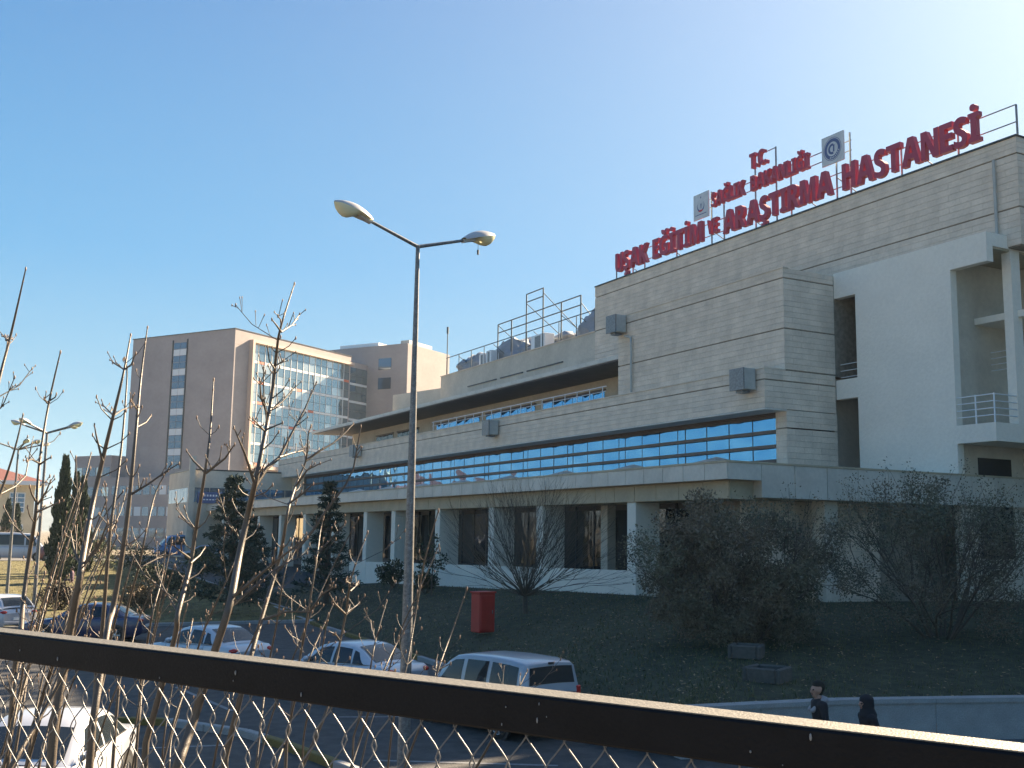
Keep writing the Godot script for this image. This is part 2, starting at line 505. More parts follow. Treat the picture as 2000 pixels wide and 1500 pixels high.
func build_ground() -> void:
	var g := Geo.new()
	var zs := [60.0, 20.0, 0.0, -20.0, -40.0]
	for k in 22:
		zs.append(-45.0 - k * 3.0)
	zs.append_array([-140.0, -220.0, -500.0, -1500.0, -5200.0])
	fgrid(g, [-4000.0, -1200.0, -300.0, -80.0, -20.0, 0.0, 20.0, 60.0, 200.0, 900.0, 5000.0], zs, func(x, z): return gh(x, z))
	struct("ground", g, M.earth)
	g = Geo.new()
	var pz := [14.0, 0.0, -20.0, -40.0]
	for k in 20:
		pz.append(-45.0 - k * 3.0)
	fgrid(g, [-7.0, 0.0, 20.0, 36.0], pz, func(x, z): return gh(x, z) + 0.012)
	struct("car_park", g, M.asphalt)
	# shaded lawn by the hospital
	g = Geo.new()
	var rows := []
	for j in 25:
		var r := PackedVector3Array()
		for i in 97:
			r.append(lawn_pt(i / 8.0, j / 24.0))
		rows.append(r)
	rows.reverse()
	g.grid(rows)
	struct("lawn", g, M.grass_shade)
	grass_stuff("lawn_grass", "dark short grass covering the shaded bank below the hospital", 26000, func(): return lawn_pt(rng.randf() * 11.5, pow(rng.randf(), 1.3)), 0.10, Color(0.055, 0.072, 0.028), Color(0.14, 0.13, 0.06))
	g = Geo.new()
	g.use_col = true
	for i in 5200:
		var p := lawn_pt(rng.randf() * 11.5, pow(rng.randf(), 1.1)) + Vector3(0, 0.035, 0)
		var an := rng.randf() * TAU
		var dd := Vector3(cos(an), rng.randf_range(-0.3, 0.5), sin(an)).normalized()
		g.col = Color(0.10, 0.07, 0.035).lerp(Color(0.30, 0.22, 0.12), rng.randf())
		g.leaf(p, dd, dd.cross(Vector3(rng.randf_range(-0.5, 0.5), 1, rng.randf_range(-0.5, 0.5))).normalized(), rng.randf_range(0.05, 0.13), 0.025)
	var lit := put(numbered("leaf_litter"), g.mesh(), M.leaf_olive, self)
	tag(lit, "fallen brown leaves scattered over the shaded bank", "leaves")
	lit.set_meta("kind", "stuff")
	# sunlit dry lawn
	g = Geo.new()
	var xs := []
	for i in 16:
		xs.append(-34.0 + i * 3.4)
	zs = []
	for k in 18:
		zs.append(-50.0 - k * 3.0)
	fgrid(g, xs, zs, func(x, z): return gh(x, z) + 0.14)
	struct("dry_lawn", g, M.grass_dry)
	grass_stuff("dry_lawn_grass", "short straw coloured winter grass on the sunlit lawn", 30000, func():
		var x := rng.randf_range(-14.0, 16.8); var z := rng.randf_range(-100.8, -50.2)
		return Vector3(x, gh(x, z) + 0.14, z), 0.09, Color(0.14, 0.12, 0.04), Color(0.28, 0.24, 0.10))
	# kerbs
	g = Geo.new()
	var kerb := Node3D.new()
	kerb.name = numbered("kerb")
	add_child(kerb)
	kerb.set_meta("kind", "structure")
	var line := PackedVector3Array()
	for q in [[24.0, -10.8], [19.0, -12.6], [15.2, -14.4], [13.7, -16.4], [13.15, -17.6], [12.6, -18.9], [11.95, -21.2], [13.1, -24.6], [14.55, -30.0], [15.15, -38.0], [15.75, -47.0], [16.75, -58.0]]:
		line.append(Vector3(q[0], 0, q[1]))
	kerb_run(kerb, line, 0)
	line = PackedVector3Array()
	for q in [[-6.0, -26.5], [1.6, -25.9], [4.15, -25.1], [4.91, -24.6], [6.07, -22.67], [6.45, -21.05], [6.9, -18.0], [7.2, -14.0]]:
		line.append(Vector3(q[0], 0, q[1]))
	kerb_run(kerb, line, 1)
	line = PackedVector3Array()
	for q in [[-12.0, -49.9], [0.0, -49.9], [17.1, -49.9], [17.1, -75.0], [17.1, -101.0]]:
		line.append(Vector3(q[0], 0, q[1]))
	kerb_run(kerb, line, 2)
	# pavement strip in front of the retaining wall
	g = Geo.new()
	var poly := PackedVector2Array([Vector2(24.1, 10.9), Vector2(30, 9.0), Vector2(31, 12.0), Vector2(20.8, 15.6), Vector2(16.7, 16.8), Vector2(13.75, 17.1), Vector2(13.3, 17.7), Vector2(13.8, 16.5), Vector2(15.3, 14.5), Vector2(19.1, 12.75)])
	g.prism(poly, 0.0, 0.12)
	struct("pavement", g, M.paving)
	# parking bay lines
	for q in [[9.2, -33.0, 12.4, -32.0], [9.6, -29.5, 12.8, -28.3], [8.6, -24.2, 11.6, -23.0], [7.6, -19.4, 10.5, -17.6], [2.0, -22.6, 5.6, -21.9], [2.2, -20.2, 6.0, -19.0], [6.2, -30.5, 6.6, -26.0], [8.0, -17.4, 9.2, -14.2]]:
		g = Geo.new()
		var a := Vector3(q[0], 0.018, q[1]); var b := Vector3(q[2], 0.018, q[3])
		var s := (b - a).cross(Vector3.UP).normalized() * 0.06
		g.quad(a - s, b - s, b + s, a + s)
		struct("parking_line", g, M.line_paint)
	# far road behind the dry lawn
	g = Geo.new()
	fgrid(g, [-200.0, -60.0, 0.0, 24.0], [-103.5, -107.0, -112.0, -118.0], func(x, z): return gh(x, z) + 0.02)
	struct("road", g, M.paving)
	# hills on the horizon
	g = Geo.new()
	rows = []
	var nz := FastNoiseLite.new()
	nz.seed = 4; nz.frequency = 0.0011
	for j in 8:
		var r := PackedVector3Array()
		for i in 60:
			var x := -3200.0 + i * 110.0
			var z := -3000.0 - j * 180.0
			var hgt := (70.0 + 60.0 * nz.get_noise_2d(x, z)) * sin(PI * j / 7.0)
			r.append(Vector3(x, hgt - 2.0, z))
		rows.append(r)
	g.grid(rows)
	struct("hills", g, M.hill)

func kerb_run(parent: Node, line: PackedVector3Array, phase: int) -> void:
	# kerb stones of about 1 m, painted yellow and white in turn
	var st := []
	var carry := 0.0
	var k := 0
	for i in line.size() - 1:
		var a := line[i]; var b := line[i + 1]
		var d := (b - a)
		var m := maxi(1, int(round(d.length() / 1.0)))
		for j in m:
			var p := a + d * (j + 0.5) / m
			var g := Geo.new()
			g.cbox(Vector3.ZERO, Vector3(0.18, 0.17, d.length() / m - 0.015), 0.02)
			var f := d.normalized()
			var bs := Basis(f.cross(Vector3.UP).normalized() * -1.0, Vector3.UP, f)
			var mt: Material = M.concrete
			if phase < 2 and ((k / 3) + phase) % 2 == 0:
				mt = M.kerb_yellow
			elif phase == 0 and k >= 6 and k < 14:
				mt = M.kerb_white
			var o := put("kerb_stone", g.mesh(), mt, parent, p + Vector3(0, 0.075 + gh(p.x, p.z), 0), Basis(Vector3.UP, atan2(f.x, f.z)))
			k += 1

# ---------------------------------------------------------------- hospital
var stones := [] # [pos, size, facing ('x' or 'z'), tone]
func stone_field(face: String, c: float, u0: float, u1: float, y0: float, y1: float, grooves: Array) -> void:
	# courses of stone on a wall; face 'x': plane x = c looking to -x with u = z; face 'z': plane z = c looking to +z with u = x
	var ys := [y0]
	for q in grooves:
		if q > y0 + 0.1 and q < y1 - 0.1:
			ys.append(q)
	ys.append(y1)
	for s in ys.size() - 1:
		var a: float = ys[s] + (0.03 if s > 0 else 0.0)
		var b: float = ys[s + 1] - (0.03 if s < ys.size() - 2 else 0.0)
		var m := maxi(1, int(round((b - a) / 0.29)))
		var ch := (b - a) / m
		for k in m:
			var cols := maxi(1, int(round((u1 - u0) / 1.25)))
			var w := (u1 - u0) / cols
			var shift := 0.5 if k % 2 == 1 and cols > 1 else 0.0
			var e := u0
			var edges := [u0]
			for j in range(1, cols + 1):
				var q := u0 + w * (j - shift)
				if q < u1 - 0.01:
					edges.append(q)
			edges.append(u1)
			for j in edges.size() - 1:
				var uu: float = (edges[j] + edges[j + 1]) * 0.5
				var ww: float = edges[j + 1] - edges[j] - 0.012
				var yy := a + ch * (k + 0.5)
				stones.append([Vector3(c, yy, uu) if face == "x" else Vector3(uu, yy, c), Vector3(ww + 0.008, ch - 0.010, 0.05), face, rng.randi() % 4])
func lay_stones(parent: Node) -> void:
	var cam := Vector3(0, 4.15, 0)
	stones.sort_custom(func(p, q): return p[0].distance_squared_to(cam) < q[0].distance_squared_to(cam))
	var cache := {}
	var rest := [Geo.new(), Geo.new(), Geo.new(), Geo.new()]
	for i in stones.size():
		var s: Array = stones[i]
		var b := Basis(Vector3(0, 0, 1), Vector3(0, 1, 0), Vector3(-1, 0, 0)) if s[2] == "x" else Basis()
		var pos: Vector3 = s[0] + b.z * -0.025 + b.z * rng.randf_range(0.0, 0.004)
		if i < 300:
			var key := "%.2f_%.3f" % [s[1].x, s[1].y]
			if not cache.has(key):
				var g := Geo.new()
				g.cbox(Vector3.ZERO, s[1], 0.004)
				cache[key] = g.mesh()
			put("stone", cache[key], M["stone%d" % s[3]], parent, pos, b)
		else:
			rest[s[3]].box(pos, s[1], b)
	for k in 4:
		if rest[k].v.size() > 0:
			var o := part("stone_cladding", rest[k], M["stone%d" % k], parent)
			o.set_meta("kind", "stuff")

func build_hospital() -> void:
	var H := thing("hospital_building", "long beige stone hospital with blue window band, columned ground floor and flat stepped roofs", "hospital")
	var g := Geo.new()
	# --- podium: fascia, beam, piers, glazing
	g.span(26.86, 36.2, 6.47, 7.12, -131.2, -32.53)
	g.span(28.55, 52.0, 5.82, 7.12, -34.4, -32.535)
	part("podium_roof", g, M.render, H)
	g = Geo.new()
	g.span(26.77, 27.0, 7.12, 7.2, -131.3, -32.44)
	g.span(27.003, 52.0, 7.12, 7.2, -32.7, -32.44)
	part("coping", g, M.beam, H)
	var pg := Geo.new()
	pg.cbox(Vector3.ZERO, Vector3(0.06, 0.64, 1.355), 0.006)
	var pm := pg.mesh()
	for i in 71:
		put("fascia_panel", pm, M.panel if i % 3 else M.panel_b, H, Vector3(26.83, 6.795, -33.17 - i * 1.38))
	pg = Geo.new()
	pg.cbox(Vector3.ZERO, Vector3(1.64, 0.64, 0.06), 0.006)
	put("fascia_panel", pg.mesh(), M.panel, H, Vector3(27.68, 6.795, -32.50))
	pg = Geo.new()
	pg.cbox(Vector3.ZERO, Vector3(1.70, 1.3, 0.06), 0.006)
	pm = pg.mesh()
	for i in 13:
		put("fascia_panel", pm, M.panel if i % 2 else M.panel_b, H, Vector3(29.37 + i * 1.73, 6.465, -32.50))
	g = Geo.new()
	g.span(27.36, 29.3, 5.75, 6.469, -128.0, -33.0)
	part("lintel", g, M.beam, H)
	pg = Geo.new()
	pg.cbox(Vector3.ZERO, Vector3(0.04, 0.68, 1.57), 0.005)
	pm = pg.mesh()
	for i in 59:
		put("lintel_panel", pm, M.beam, H, Vector3(27.34, 6.105, -33.82 - i * 1.6))
	g = Geo.new()
	g.span(29.3, 40.0, 5.9, 5.98, -128.0, -34.5)
	part("portico_ceiling", g, M.render, H)
	var piers := [-39.8, -48.0, -53.4, -60.6, -67.8, -73.1, -80.2, -87.3, -94.4, -101.5, -108.6, -115.7, -122.8]
	pg = Geo.new()
	pg.cbox(Vector3.ZERO, Vector3(1.3, 5.3, 0.68), 0.02)
	pm = pg.mesh()
	for z in piers:
		put("pier", pm, M.white_render, H, Vector3(28.06, 3.1, z))
	pg = Geo.new()
	pg.cbox(Vector3.ZERO, Vector3(0.5, 5.3, 0.6), 0.02)
	put("pier", pg.mesh(), M.render, H, Vector3(29.35, 3.1, -44.6))
	put("pier", pg.mesh(), M.render, H, Vector3(29.35, 3.1, -41.9))
	# glazing behind the piers
	g = Geo.new()
	g.span(30.4, 30.6, 0.0, 5.9, -128.0, -35.0)
	part("inner_wall", g, M.soffit, H)
	var wpm := Geo.new()
	wpm.box(Vector3.ZERO, Vector3(0.03, 3.1, 1.68))
	var wm := wpm.mesh()
	g = Geo.new()
	for i in 52:
		put("window_pane", wm, M.dark_glass, H, Vector3(30.33, 4.0, -36.0 - i * 1.75))
		g.span(30.27, 30.38, 2.0, 5.9, -36.875 - i * 1.75 - 0.035, -36.875 - i * 1.75 + 0.035)
	g.span(30.26, 30.37, 2.35, 2.44, -128.0, -35.0)
	part("window_frame", g, M.frame_dark, H)
	# low wall of the ramp in front of the piers: falls to the far end
	g = Geo.new()
	g.hexa([Vector3(27.44, -0.2, -39.47), Vector3(27.7, -0.2, -39.47), Vector3(27.7, -0.2, -76.2), Vector3(27.44, -0.2, -76.2), Vector3(27.44, 2.76, -39.47), Vector3(27.7, 2.76, -39.47), Vector3(27.7, 2.2, -76.2), Vector3(27.44, 2.2, -76.2)])
	part("ramp_wall", g, M.white_render, H)
	# ground floor below the deep fascia
	g = Geo.new()
	g.span(29.2, 60.0, 0.5, 5.815, -36.0, -34.6)
	part("entrance_wall", g, M.joint, H)
	stone_field("z", -34.55, 29.2, 37.0, 1.4, 5.8, [])
	pg = Geo.new()
	pg.cbox(Vector3.ZERO, Vector3(0.75, 5.0, 0.7), 0.02)
	for x in [32.6]:
		put("pier", pg.mesh(), M.render, H, Vector3(x, 3.31, -33.3))
	# skylights on the podium roof
	for i in 8:
		var sk := Geo.new()
		var zc := -38.27 - i * 6.56
		var top := Vector3(31, 7.86, zc)
		var b := [Vector3(29.2, 7.22, zc + 1.9), Vector3(32.8, 7.22, zc + 1.9), Vector3(32.8, 7.22, zc - 1.9), Vector3(29.2, 7.22, zc - 1.9)]
		for k in 4:
			sk.ftri(b[k], b[(k + 1) % 4], top)
		part("skylight", sk, M.skylight, H)
	# --- first floor wall with the blue window band
	g = Geo.new()
	g.span(36.75, 39.7, 7.12, 10.49, -122.0, -40.0)
	part("band_wall", g, M.brown, H)
	g = Geo.new()
	g.span(36.42, 36.75, 7.12, 10.49, -40.38, -39.65)
	g.span(36.42, 36.75, 7.12, 10.49, -122.0, -116.6)
	part("band_end", g, M.joint, H)
	stone_field("x", 36.37, -40.33, -39.6, 7.25, 10.48, [9.6])
	stone_field("x", 36.37, -122.0, -116.65, 7.25, 10.48, [9.6])
	stone_field("z", -39.55, 36.37, 39.7, 7.25, 10.48, [9.6])
	g = Geo.new()
	g.span(35.2, 36.75, 10.44, 10.49, -116.6, -40.38)
	part("band_soffit", g, M.brown, H)
	for k in 3:
		g = Geo.new()
		g.span(36.46, 36.6, 10.2 + k * 0.09, 10.265 + k * 0.09, -116.6, -40.38)
		part("header_slat", g, M.brown, H)
	for y in [9.49, 8.765, 8.04]:
		g = Geo.new()
		g.span(36.36, 36.62, y - 0.085, y + 0.085, -116.6, -40.38)
		part("window_rail", g, M.brown, H)
	var cols := []
	var z := -40.4
	var pat := [1.83, 1.85, 1.85, 1.88, 0.68, 1.72, 1.72, 1.75, 0.68]
	var pi := 0
	while z > -116.4:
		var w: float = pat[pi] if pi < 9 else [1.78, 1.78, 1.78, 0.68][(pi - 9) % 4]
		w = minf(w, z + 116.5)
		if w < 0.2:
			break
		cols.append([z - w * 0.5, w])
		z -= w
		pi += 1
	var pc := {}
	for cdat in cols:
		for y in [9.86, 9.13, 8.40, 7.66]:
			var key := snappedf(cdat[1], 0.01)
			if not pc.has(key):
				var q := Geo.new()
				q.box(Vector3.ZERO, Vector3(0.02, 0.60, cdat[1] - 0.05))
				pc[key] = q.mesh()
			var bs := Basis.from_euler(Vector3(0, rng.randf_range(-0.009, 0.009), rng.randf_range(-0.007, 0.007)))
			put("glass_pane", pc[key], M.blue_glass, H, Vector3(36.55, y, cdat[0]), bs)
	g = Geo.new()
	for cdat in cols:
		g.span(36.53, 36.64, 7.2, 10.2, cdat[0] - cdat[1] * 0.5 - 0.028, cdat[0] - cdat[1] * 0.5 + 0.028)
	part("mullions", g, M.frame_dark, H)
	# --- projecting parapet storey
	g = Geo.new()
	g.span(35.10, 39.7, 10.50, 12.42, -122.4, -39.66)
	part("parapet_wall", g, M.joint, H)
	g = Geo.new()
	g.span(34.98, 36.36, 10.42, 10.50, -122.4, -39.5)
	part("drip_edge", g, M.panel, H)
	g = Geo.new()
	g.span(35.0, 36.4, 12.43, 12.5, -122.4, -39.58)
	part("parapet_coping", g, M.stone1, H)
	stone_field("x", 35.05, -122.4, -39.6, 10.52, 12.43, [11.9])
	stone_field("z", -39.6, 35.05, 39.7, 10.52, 12.43, [11.9])
	# --- tall corner block
	g = Geo.new()
	g.span(36.43, 41.6, 12.42, 17.6, -54.15, -39.66)
	part("corner_block", g, M.joint, H)
	g = Geo.new()
	g.span(36.33, 36.7, 17.6, 17.66, -54.2, -39.56)
	part("corner_coping", g, M.stone1, H)
	stone_field("x", 36.37, -54.2, -39.6, 12.5, 17.6, [14.55, 17.1])
	stone_field("z", -39.6, 36.37, 39.72, 12.5, 17.6, [14.55, 17.1])
	# --- upper block
	g = Geo.new()
	g.span(41.21, 70.0, 17.15, 22.12, -64.28, -29.86)
	g.span(41.21, 60.0, 12.4, 17.15, -64.28, -54.2)
	part("upper_block", g, M.joint, H)
	g = Geo.new()
	g.span(45.0, 72.0, 0.5, 25.0, -28.9, 14.0)  # unseen wing, added and raised to cast shade on bank and car park
	g.span(43.2, 60.0, 1.0, 17.1, -54.0, -33.2)  # hidden block, added to keep sun from leaking behind the stair opening
	part("added_shade_blocks", g, M.render, H)
	g = Geo.new()
	g.span(41.08, 70.0, 22.12, 22.2, -64.34, -29.76)
	part("upper_coping", g, M.frame_dark, H)
	stone_field("x", 41.15, -64.33, -29.8, 17.2, 22.12, [18.9, 21.35])
	stone_field("x", 41.15, -64.33, -54.2, 15.36, 17.19, [])
	stone_field("z", -29.8, 41.15, 52.0, 17.2, 22.12, [18.9, 21.35])
	# --- recessed balcony storey with canopy
	g = Geo.new()
	g.span(40.2, 48.0, 12.42, 15.0, -112.0, -54.15)
	part("balcony_wall", g, M.render, H)
	g = Geo.new()
	g.span(36.4, 40.2, 12.38, 12.44, -122.0, -54.15)
	part("balcony_floor", g, M.paving, H)
	for q in [[-61.5, -70.0], [-71.2, -79.5], [-80.7, -89.5], [-93.6, -98.9], [-100.0, -104.6]]:
		var nn := int(round((q[0] - q[1]) / 1.45))
		var w: float = (q[0] - q[1]) / nn
		for k in nn:
			var q2 := Geo.new()
			q2.box(Vector3.ZERO, Vector3(0.03, 1.55, w - 0.07))
			var o := put("balcony_window", q2.mesh(), M.blue_glass if q[0] > -90 else M.dark_glass, H, Vector3(40.17, 13.42, q[0] - w * (k + 0.5)))
		var fr := Geo.new()
		fr.span(40.1, 40.19, 14.2, 14.32, q[1] - 0.1, q[0] + 0.1)
		part("window_head", fr, M.brown, H)
	g = Geo.new()
	g.hexa([Vector3(36.55, 14.98, -54.2), Vector3(41.5, 14.98, -54.2), Vector3(41.5, 14.98, -113.0), Vector3(36.55, 14.98, -114.6), Vector3(36.55, 15.06, -54.2), Vector3(41.5, 15.06, -54.2), Vector3(41.5, 15.06, -113.0), Vector3(36.55, 15.06, -114.6)])
	part("canopy_soffit", g, M.soffit, H)
	g = Geo.new()
	g.hexa([Vector3(36.45, 15.06, -54.21), Vector3(41.5, 15.06, -54.21), Vector3(41.5, 15.06, -113.2), Vector3(36.45, 15.06, -114.9), Vector3(36.45, 15.34, -54.21), Vector3(41.5, 15.34, -54.21), Vector3(41.5, 15.34, -113.2), Vector3(36.45, 15.34, -114.9)])
	part("canopy_slab", g, M.panel, H)
	# railing of the balcony
	var R := Geo.new()
	R.rod(Vector3(35.5, 13.28, -80.0), Vector3(35.5, 13.28, -54.2), 0.03)
	var rail := part("balcony_handrail", R, M.white_metal, H)
	R = Geo.new()
	R.rod(Vector3(35.5, 12.98, -80.0), Vector3(35.5, 12.98, -54.2), 0.022)
	part("balcony_handrail", R, M.white_metal, H)
	pg = Geo.new()
	pg.rod(Vector3(0, 0, 0), Vector3(0, 0.8, 0), 0.025)
	pm = pg.mesh()
	for i in 18:
		put("railing_post", pm, M.white_metal, H, Vector3(35.5, 12.49, -54.6 - i * 1.48))
	# --- set-back storey wall above the canopy
	g = Geo.new()
	g.span(41.2, 60.0, 12.4, 18.87, -91.1, -64.3)
	part("setback_wall", g, M.render, H)
	g = Geo.new()
	g.span(41.14, 41.6, 18.87, 18.95, -91.16, -64.34)
	part("setback_coping", g, M.stone1, H)
	for q in [[-85.2, -79.7], [-79.0, -75.1], [-74.4, -68.8]]:
		g = Geo.new()
		g.span(41.12, 41.205, 17.24, 17.33, q[0], q[1])
		part("drip_strip", g, M.frame_dark, H)
	for zz in [-77.0, -66.6]:
		g = Geo.new()
		g.span(40.9, 41.2, 15.35, 16.1, zz - 0.12, zz + 0.12)
		g.span(40.7, 40.9, 15.9, 16.15, zz - 0.2, zz + 0.2)
		part("roof_outlet", g, M.unit, H)
	# rooms at the far end of the roof
	g = Geo.new()
	var rb := Basis(Vector3.UP, deg_to_rad(14.0))
	g.box(Vector3(49.0, 15.4, -104.0), Vector3(9.0, 7.6, 11.0), rb)
	part("roof_room", g, M.render, H)
	g = Geo.new()
	g.span(42.0, 60.0, 12.4, 16.9, -112.0, -91.1)
	part("rear_wall", g, M.render, H)
	# --- white stair tower
	g = Geo.new()
	g.span(39.75, 40.15, 16.4, 17.72, -39.6, -30.5)
	g.span(39.75, 40.15, 7.1, 16.4, -38.17, -32.46)
	g.span(39.75, 40.15, 11.22, 12.2, -39.6, -38.17)
	g.span(40.15, 50.0, 17.12, 17.72, -30.9, -30.5)
	g.span(40.15, 41.1, 17.3, 17.72, -39.6, -30.9)
	part("stair_wall", g, M.white_render, H)
	g = Geo.new()
	g.span(40.15, 50.0, 17.02, 17.12, -32.9, -30.55)
	part("loggia_ceiling", g, M.beam, H)
	g = Geo.new()
	g.span(40.15, 50.0, 1.4, 17.0, -33.1, -32.75)
	g.span(44.5, 44.9, 1.4, 17.0, -32.75, -29.0)
	part("loggia_wall", g, M.render, H)
	g = Geo.new()
	g.span(41.6, 44.5, 14.1, 14.4, -32.75, -30.2)
	part("loggia_slab", g, M.white_render, H)
	g = Geo.new()
	g.span(41.3, 41.9, 9.32, 17.1, -30.95, -30.5)
	part("loggia_column", g, M.white_render, H)
	g = Geo.new()
	g.span(40.15, 43.0, 7.2, 17.0, -40.6, -40.2)
	part("stair_back", g, M.render, H)
	g = Geo.new()
	g.span(39.75, 50.0, 8.52, 9.32, -32.46, -30.46)
	part("balcony_slab", g, M.white_render, H)
	g = Geo.new()
	g.span(41.4, 43.6, 3.5, 8.0, -32.75, -32.70)
	part("loggia_window", g, M.dark_glass, H)
	for k in 4:
		g = Geo.new()
		var yy := 9.66 + k * 0.30
		g.rod(Vector3(39.85, yy, -32.46), Vector3(39.85, yy, -30.56), 0.028)
		g.rod(Vector3(39.85, yy, -30.56), Vector3(49.0, yy, -30.56), 0.028)
		part("balcony_rail", g, M.white_metal, H)
	for q in [[39.85, -30.56], [39.85, -31.5], [41.8, -30.56], [43.8, -30.56]]:
		g = Geo.new()
		g.rod(Vector3(q[0], 9.32, q[1]), Vector3(q[0], 10.6, q[1]), 0.04)
		part("balcony_post", g, M.white_metal, H)
	for k in 4:
		g = Geo.new()
		g.rod(Vector3(42.3, 12.0 + k * 0.28, -32.5), Vector3(42.3, 12.0 + k * 0.28, -30.4), 0.022)
		part("inner_rail", g, M.white_metal, H)
	for k in 3:
		g = Geo.new()
		g.rod(Vector3(40.0, 12.35 + k * 0.33, -39.5), Vector3(40.0, 12.35 + k * 0.33, -38.2), 0.022)
		part("inner_rail", g, M.white_metal, H)
	# --- wall units, pipe
	for q in [[36.37, 17.05, -53.7], [35.05, 11.95, -40.6], [35.05, 11.8, -67.7], [35.05, 11.9, -95.4]]:
		var u := Geo.new()
		u.cbox(Vector3(q[0] - 0.45, q[1], q[2]), Vector3(0.75, 1.05, 0.95), 0.03)
		var up := part("wall_unit", u, M.unit, H)
		u = Geo.new()
		u.span(q[0] - 0.9, q[0] - 0.83, q[1] - 0.56, q[1] + 0.52, q[2] - 0.52, q[2] + 0.52)
		u.span(q[0] - 0.7, q[0] - 0.2, q[1] - 0.66, q[1] - 0.54, q[2] - 0.3, q[2] + 0.2)
		part("grille", u, M.grey_metal, up)
	g = Geo.new()
	g.tube(PackedVector3Array([Vector3(36.22, 16.3, -53.3), Vector3(36.22, 16.1, -52.65), Vector3(36.22, 15.6, -52.6), Vector3(36.22, 12.55, -52.6)]), PackedFloat32Array([0.07, 0.07, 0.07, 0.07]), 8)
	part("drain_pipe", g, M.unit, H)
	g = Geo.new()
	g.rod(Vector3(41.02, 17.75, -30.9), Vector3(41.02, 21.3, -30.9), 0.07, 8)
	part("drain_pipe", g, M.unit, H)
	lay_stones(H)
	# --- roof furniture
	var rr := thing("roof_railing", "grey pipe guard rail along the set-back hospital roof edge", "railing", Vector3(41.5, 18.95, -77.6))
	for y in [20.62]:
		g = Geo.new()
		g.rod(Vector3(41.5, y, -90.6), Vector3(41.5, y, -64.4), 0.04)
		part("handrail", g, M.steel, rr, rr.position)
	for i in 11:
		g = Geo.new()
		g.rod(Vector3(41.5, 18.95, -90.4 + i * 2.55), Vector3(41.5, 20.62, -90.4 + i * 2.55), 0.035)
		part("post", g, M.steel, rr, rr.position)
	for i in 4:
		g = Geo.new()
		g.rod(Vector3(41.5, 20.5, -88.0 + i * 7.0), Vector3(43.2, 18.95, -87.2 + i * 7.0), 0.03)
		part("stay", g, M.steel, rr, rr.position)
	var fr := thing("empty_sign_frame", "bare steel sign frame with raised middle section standing on the lower roof", "frame", Vector3(42.6, 18.95, -73.0))
	var fx := 42.6
	var fz := [-82.3, -77.0, -73.2 - 4.0, -74.4, -70.0, -68.5]
	g = Geo.new()
	for q in [[22.55, -82.3, -68.6], [21.8, -82.3, -68.6]]:
		var b2 := Geo.new()
		b2.rod(Vector3(fx, q[0], q[1]), Vector3(fx, q[0], q[2]), 0.05)
		part("rail", b2, M.steel, fr, fr.position)
	for q in [[-82.3, 22.55], [-79.8, 22.55], [-77.2, 24.3], [-74.4, 24.3], [-71.5, 22.55], [-68.6, 22.55]]:
		var b2 := Geo.new()
		b2.rod(Vector3(fx, 18.95, q[0]), Vector3(fx, q[1], q[0]), 0.06)
		part("post", b2, M.steel, fr, fr.position)
	for y in [24.28, 23.6]:
		var b2 := Geo.new()
		b2.rod(Vector3(fx, y, -77.2), Vector3(fx, y, -74.4), 0.05)
		part("rail", b2, M.steel, fr, fr.position)
	for q in [[-82.3, 22.5, -79.0], [-77.2, 23.5, -72.5], [-74.4, 23.9, -70.0], [-71.5, 21.5, -69.5], [-68.6, 22.0, -67.6]]:
		var b2 := Geo.new()
		b2.rod(Vector3(fx, q[1], q[0]), Vector3(fx + 2.2, 18.95, q[2]), 0.035)
		part("brace", b2, M.steel, fr, fr.position)
	# sheeted heaps on the roof
	var labels := ["grey sheeted heap at the far end of the lower roof", "blue grey sheeted heap with white boxes on the lower roof", "long low grey sheeted heap under the empty sign frame", "grey sheeted heap against the tall sign block"]
	var spots := [[44.2, -88.0, 2.0, 1.75, 3.0], [44.2, -81.6, 2.0, 2.1, 2.2], [44.6, -75.5, 1.8, 1.45, 4.2], [43.6, -66.6, 1.6, 2.1, 2.1]]
	for i in 4:
		var q: Array = spots[i]
		var hp := thing("sheeted_heap", labels[i], "tarpaulin", Vector3(q[0], 18.9, q[1]), 0, "sheeted heaps on the lower roof")
		g = Geo.new()
		var nz := FastNoiseLite.new()
		nz.seed = 50 + i; nz.frequency = 0.5
		var rows := []
		for a in 11:
			var t := a / 10.0
			var row := PackedVector3Array()
			for b in 22:
				var ph := TAU * b / 22.0
				var cx := cos(ph); var cz := sin(ph)
				var sq: float = 1.0 / maxf(pow(pow(absf(cx), 4) + pow(absf(cz), 4), 0.25), 0.01)
				var kx: float = q[2] * sq * cos(t * PI * 0.5) ** 0.35 if t < 1 else 0.0
				var kz: float = q[4] * sq * cos(t * PI * 0.5) ** 0.35 if t < 1 else 0.0
				var wob := 1.0 + 0.45 * nz.get_noise_3d(cx * 3, t * 4, cz * 3)
				row.append(Vector3(kx * cx * wob, q[3] * sin(t * PI * 0.5) * (1.0 + 0.5 * nz.get_noise_2d(cx * kx * 1.3 + 5.0, cz * kz * 1.3)), -kz * cz * wob))
			rows.append(row)
		g.grid(rows, true)
		part("sheet", g, M.tarp, hp)
	var boxlab := ["small white cabinet beside the sheeted heap on the lower roof", "second white cabinet next to the small white roof cabinet", "pale metal roof box under the middle of the empty sign frame"]
	var bs2 := [[41.9, -83.2, 0.8, 1.05, 1.0], [41.9, -81.9, 0.8, 1.15, 0.9], [42.0, -73.4, 0.9, 1.2, 2.2]]
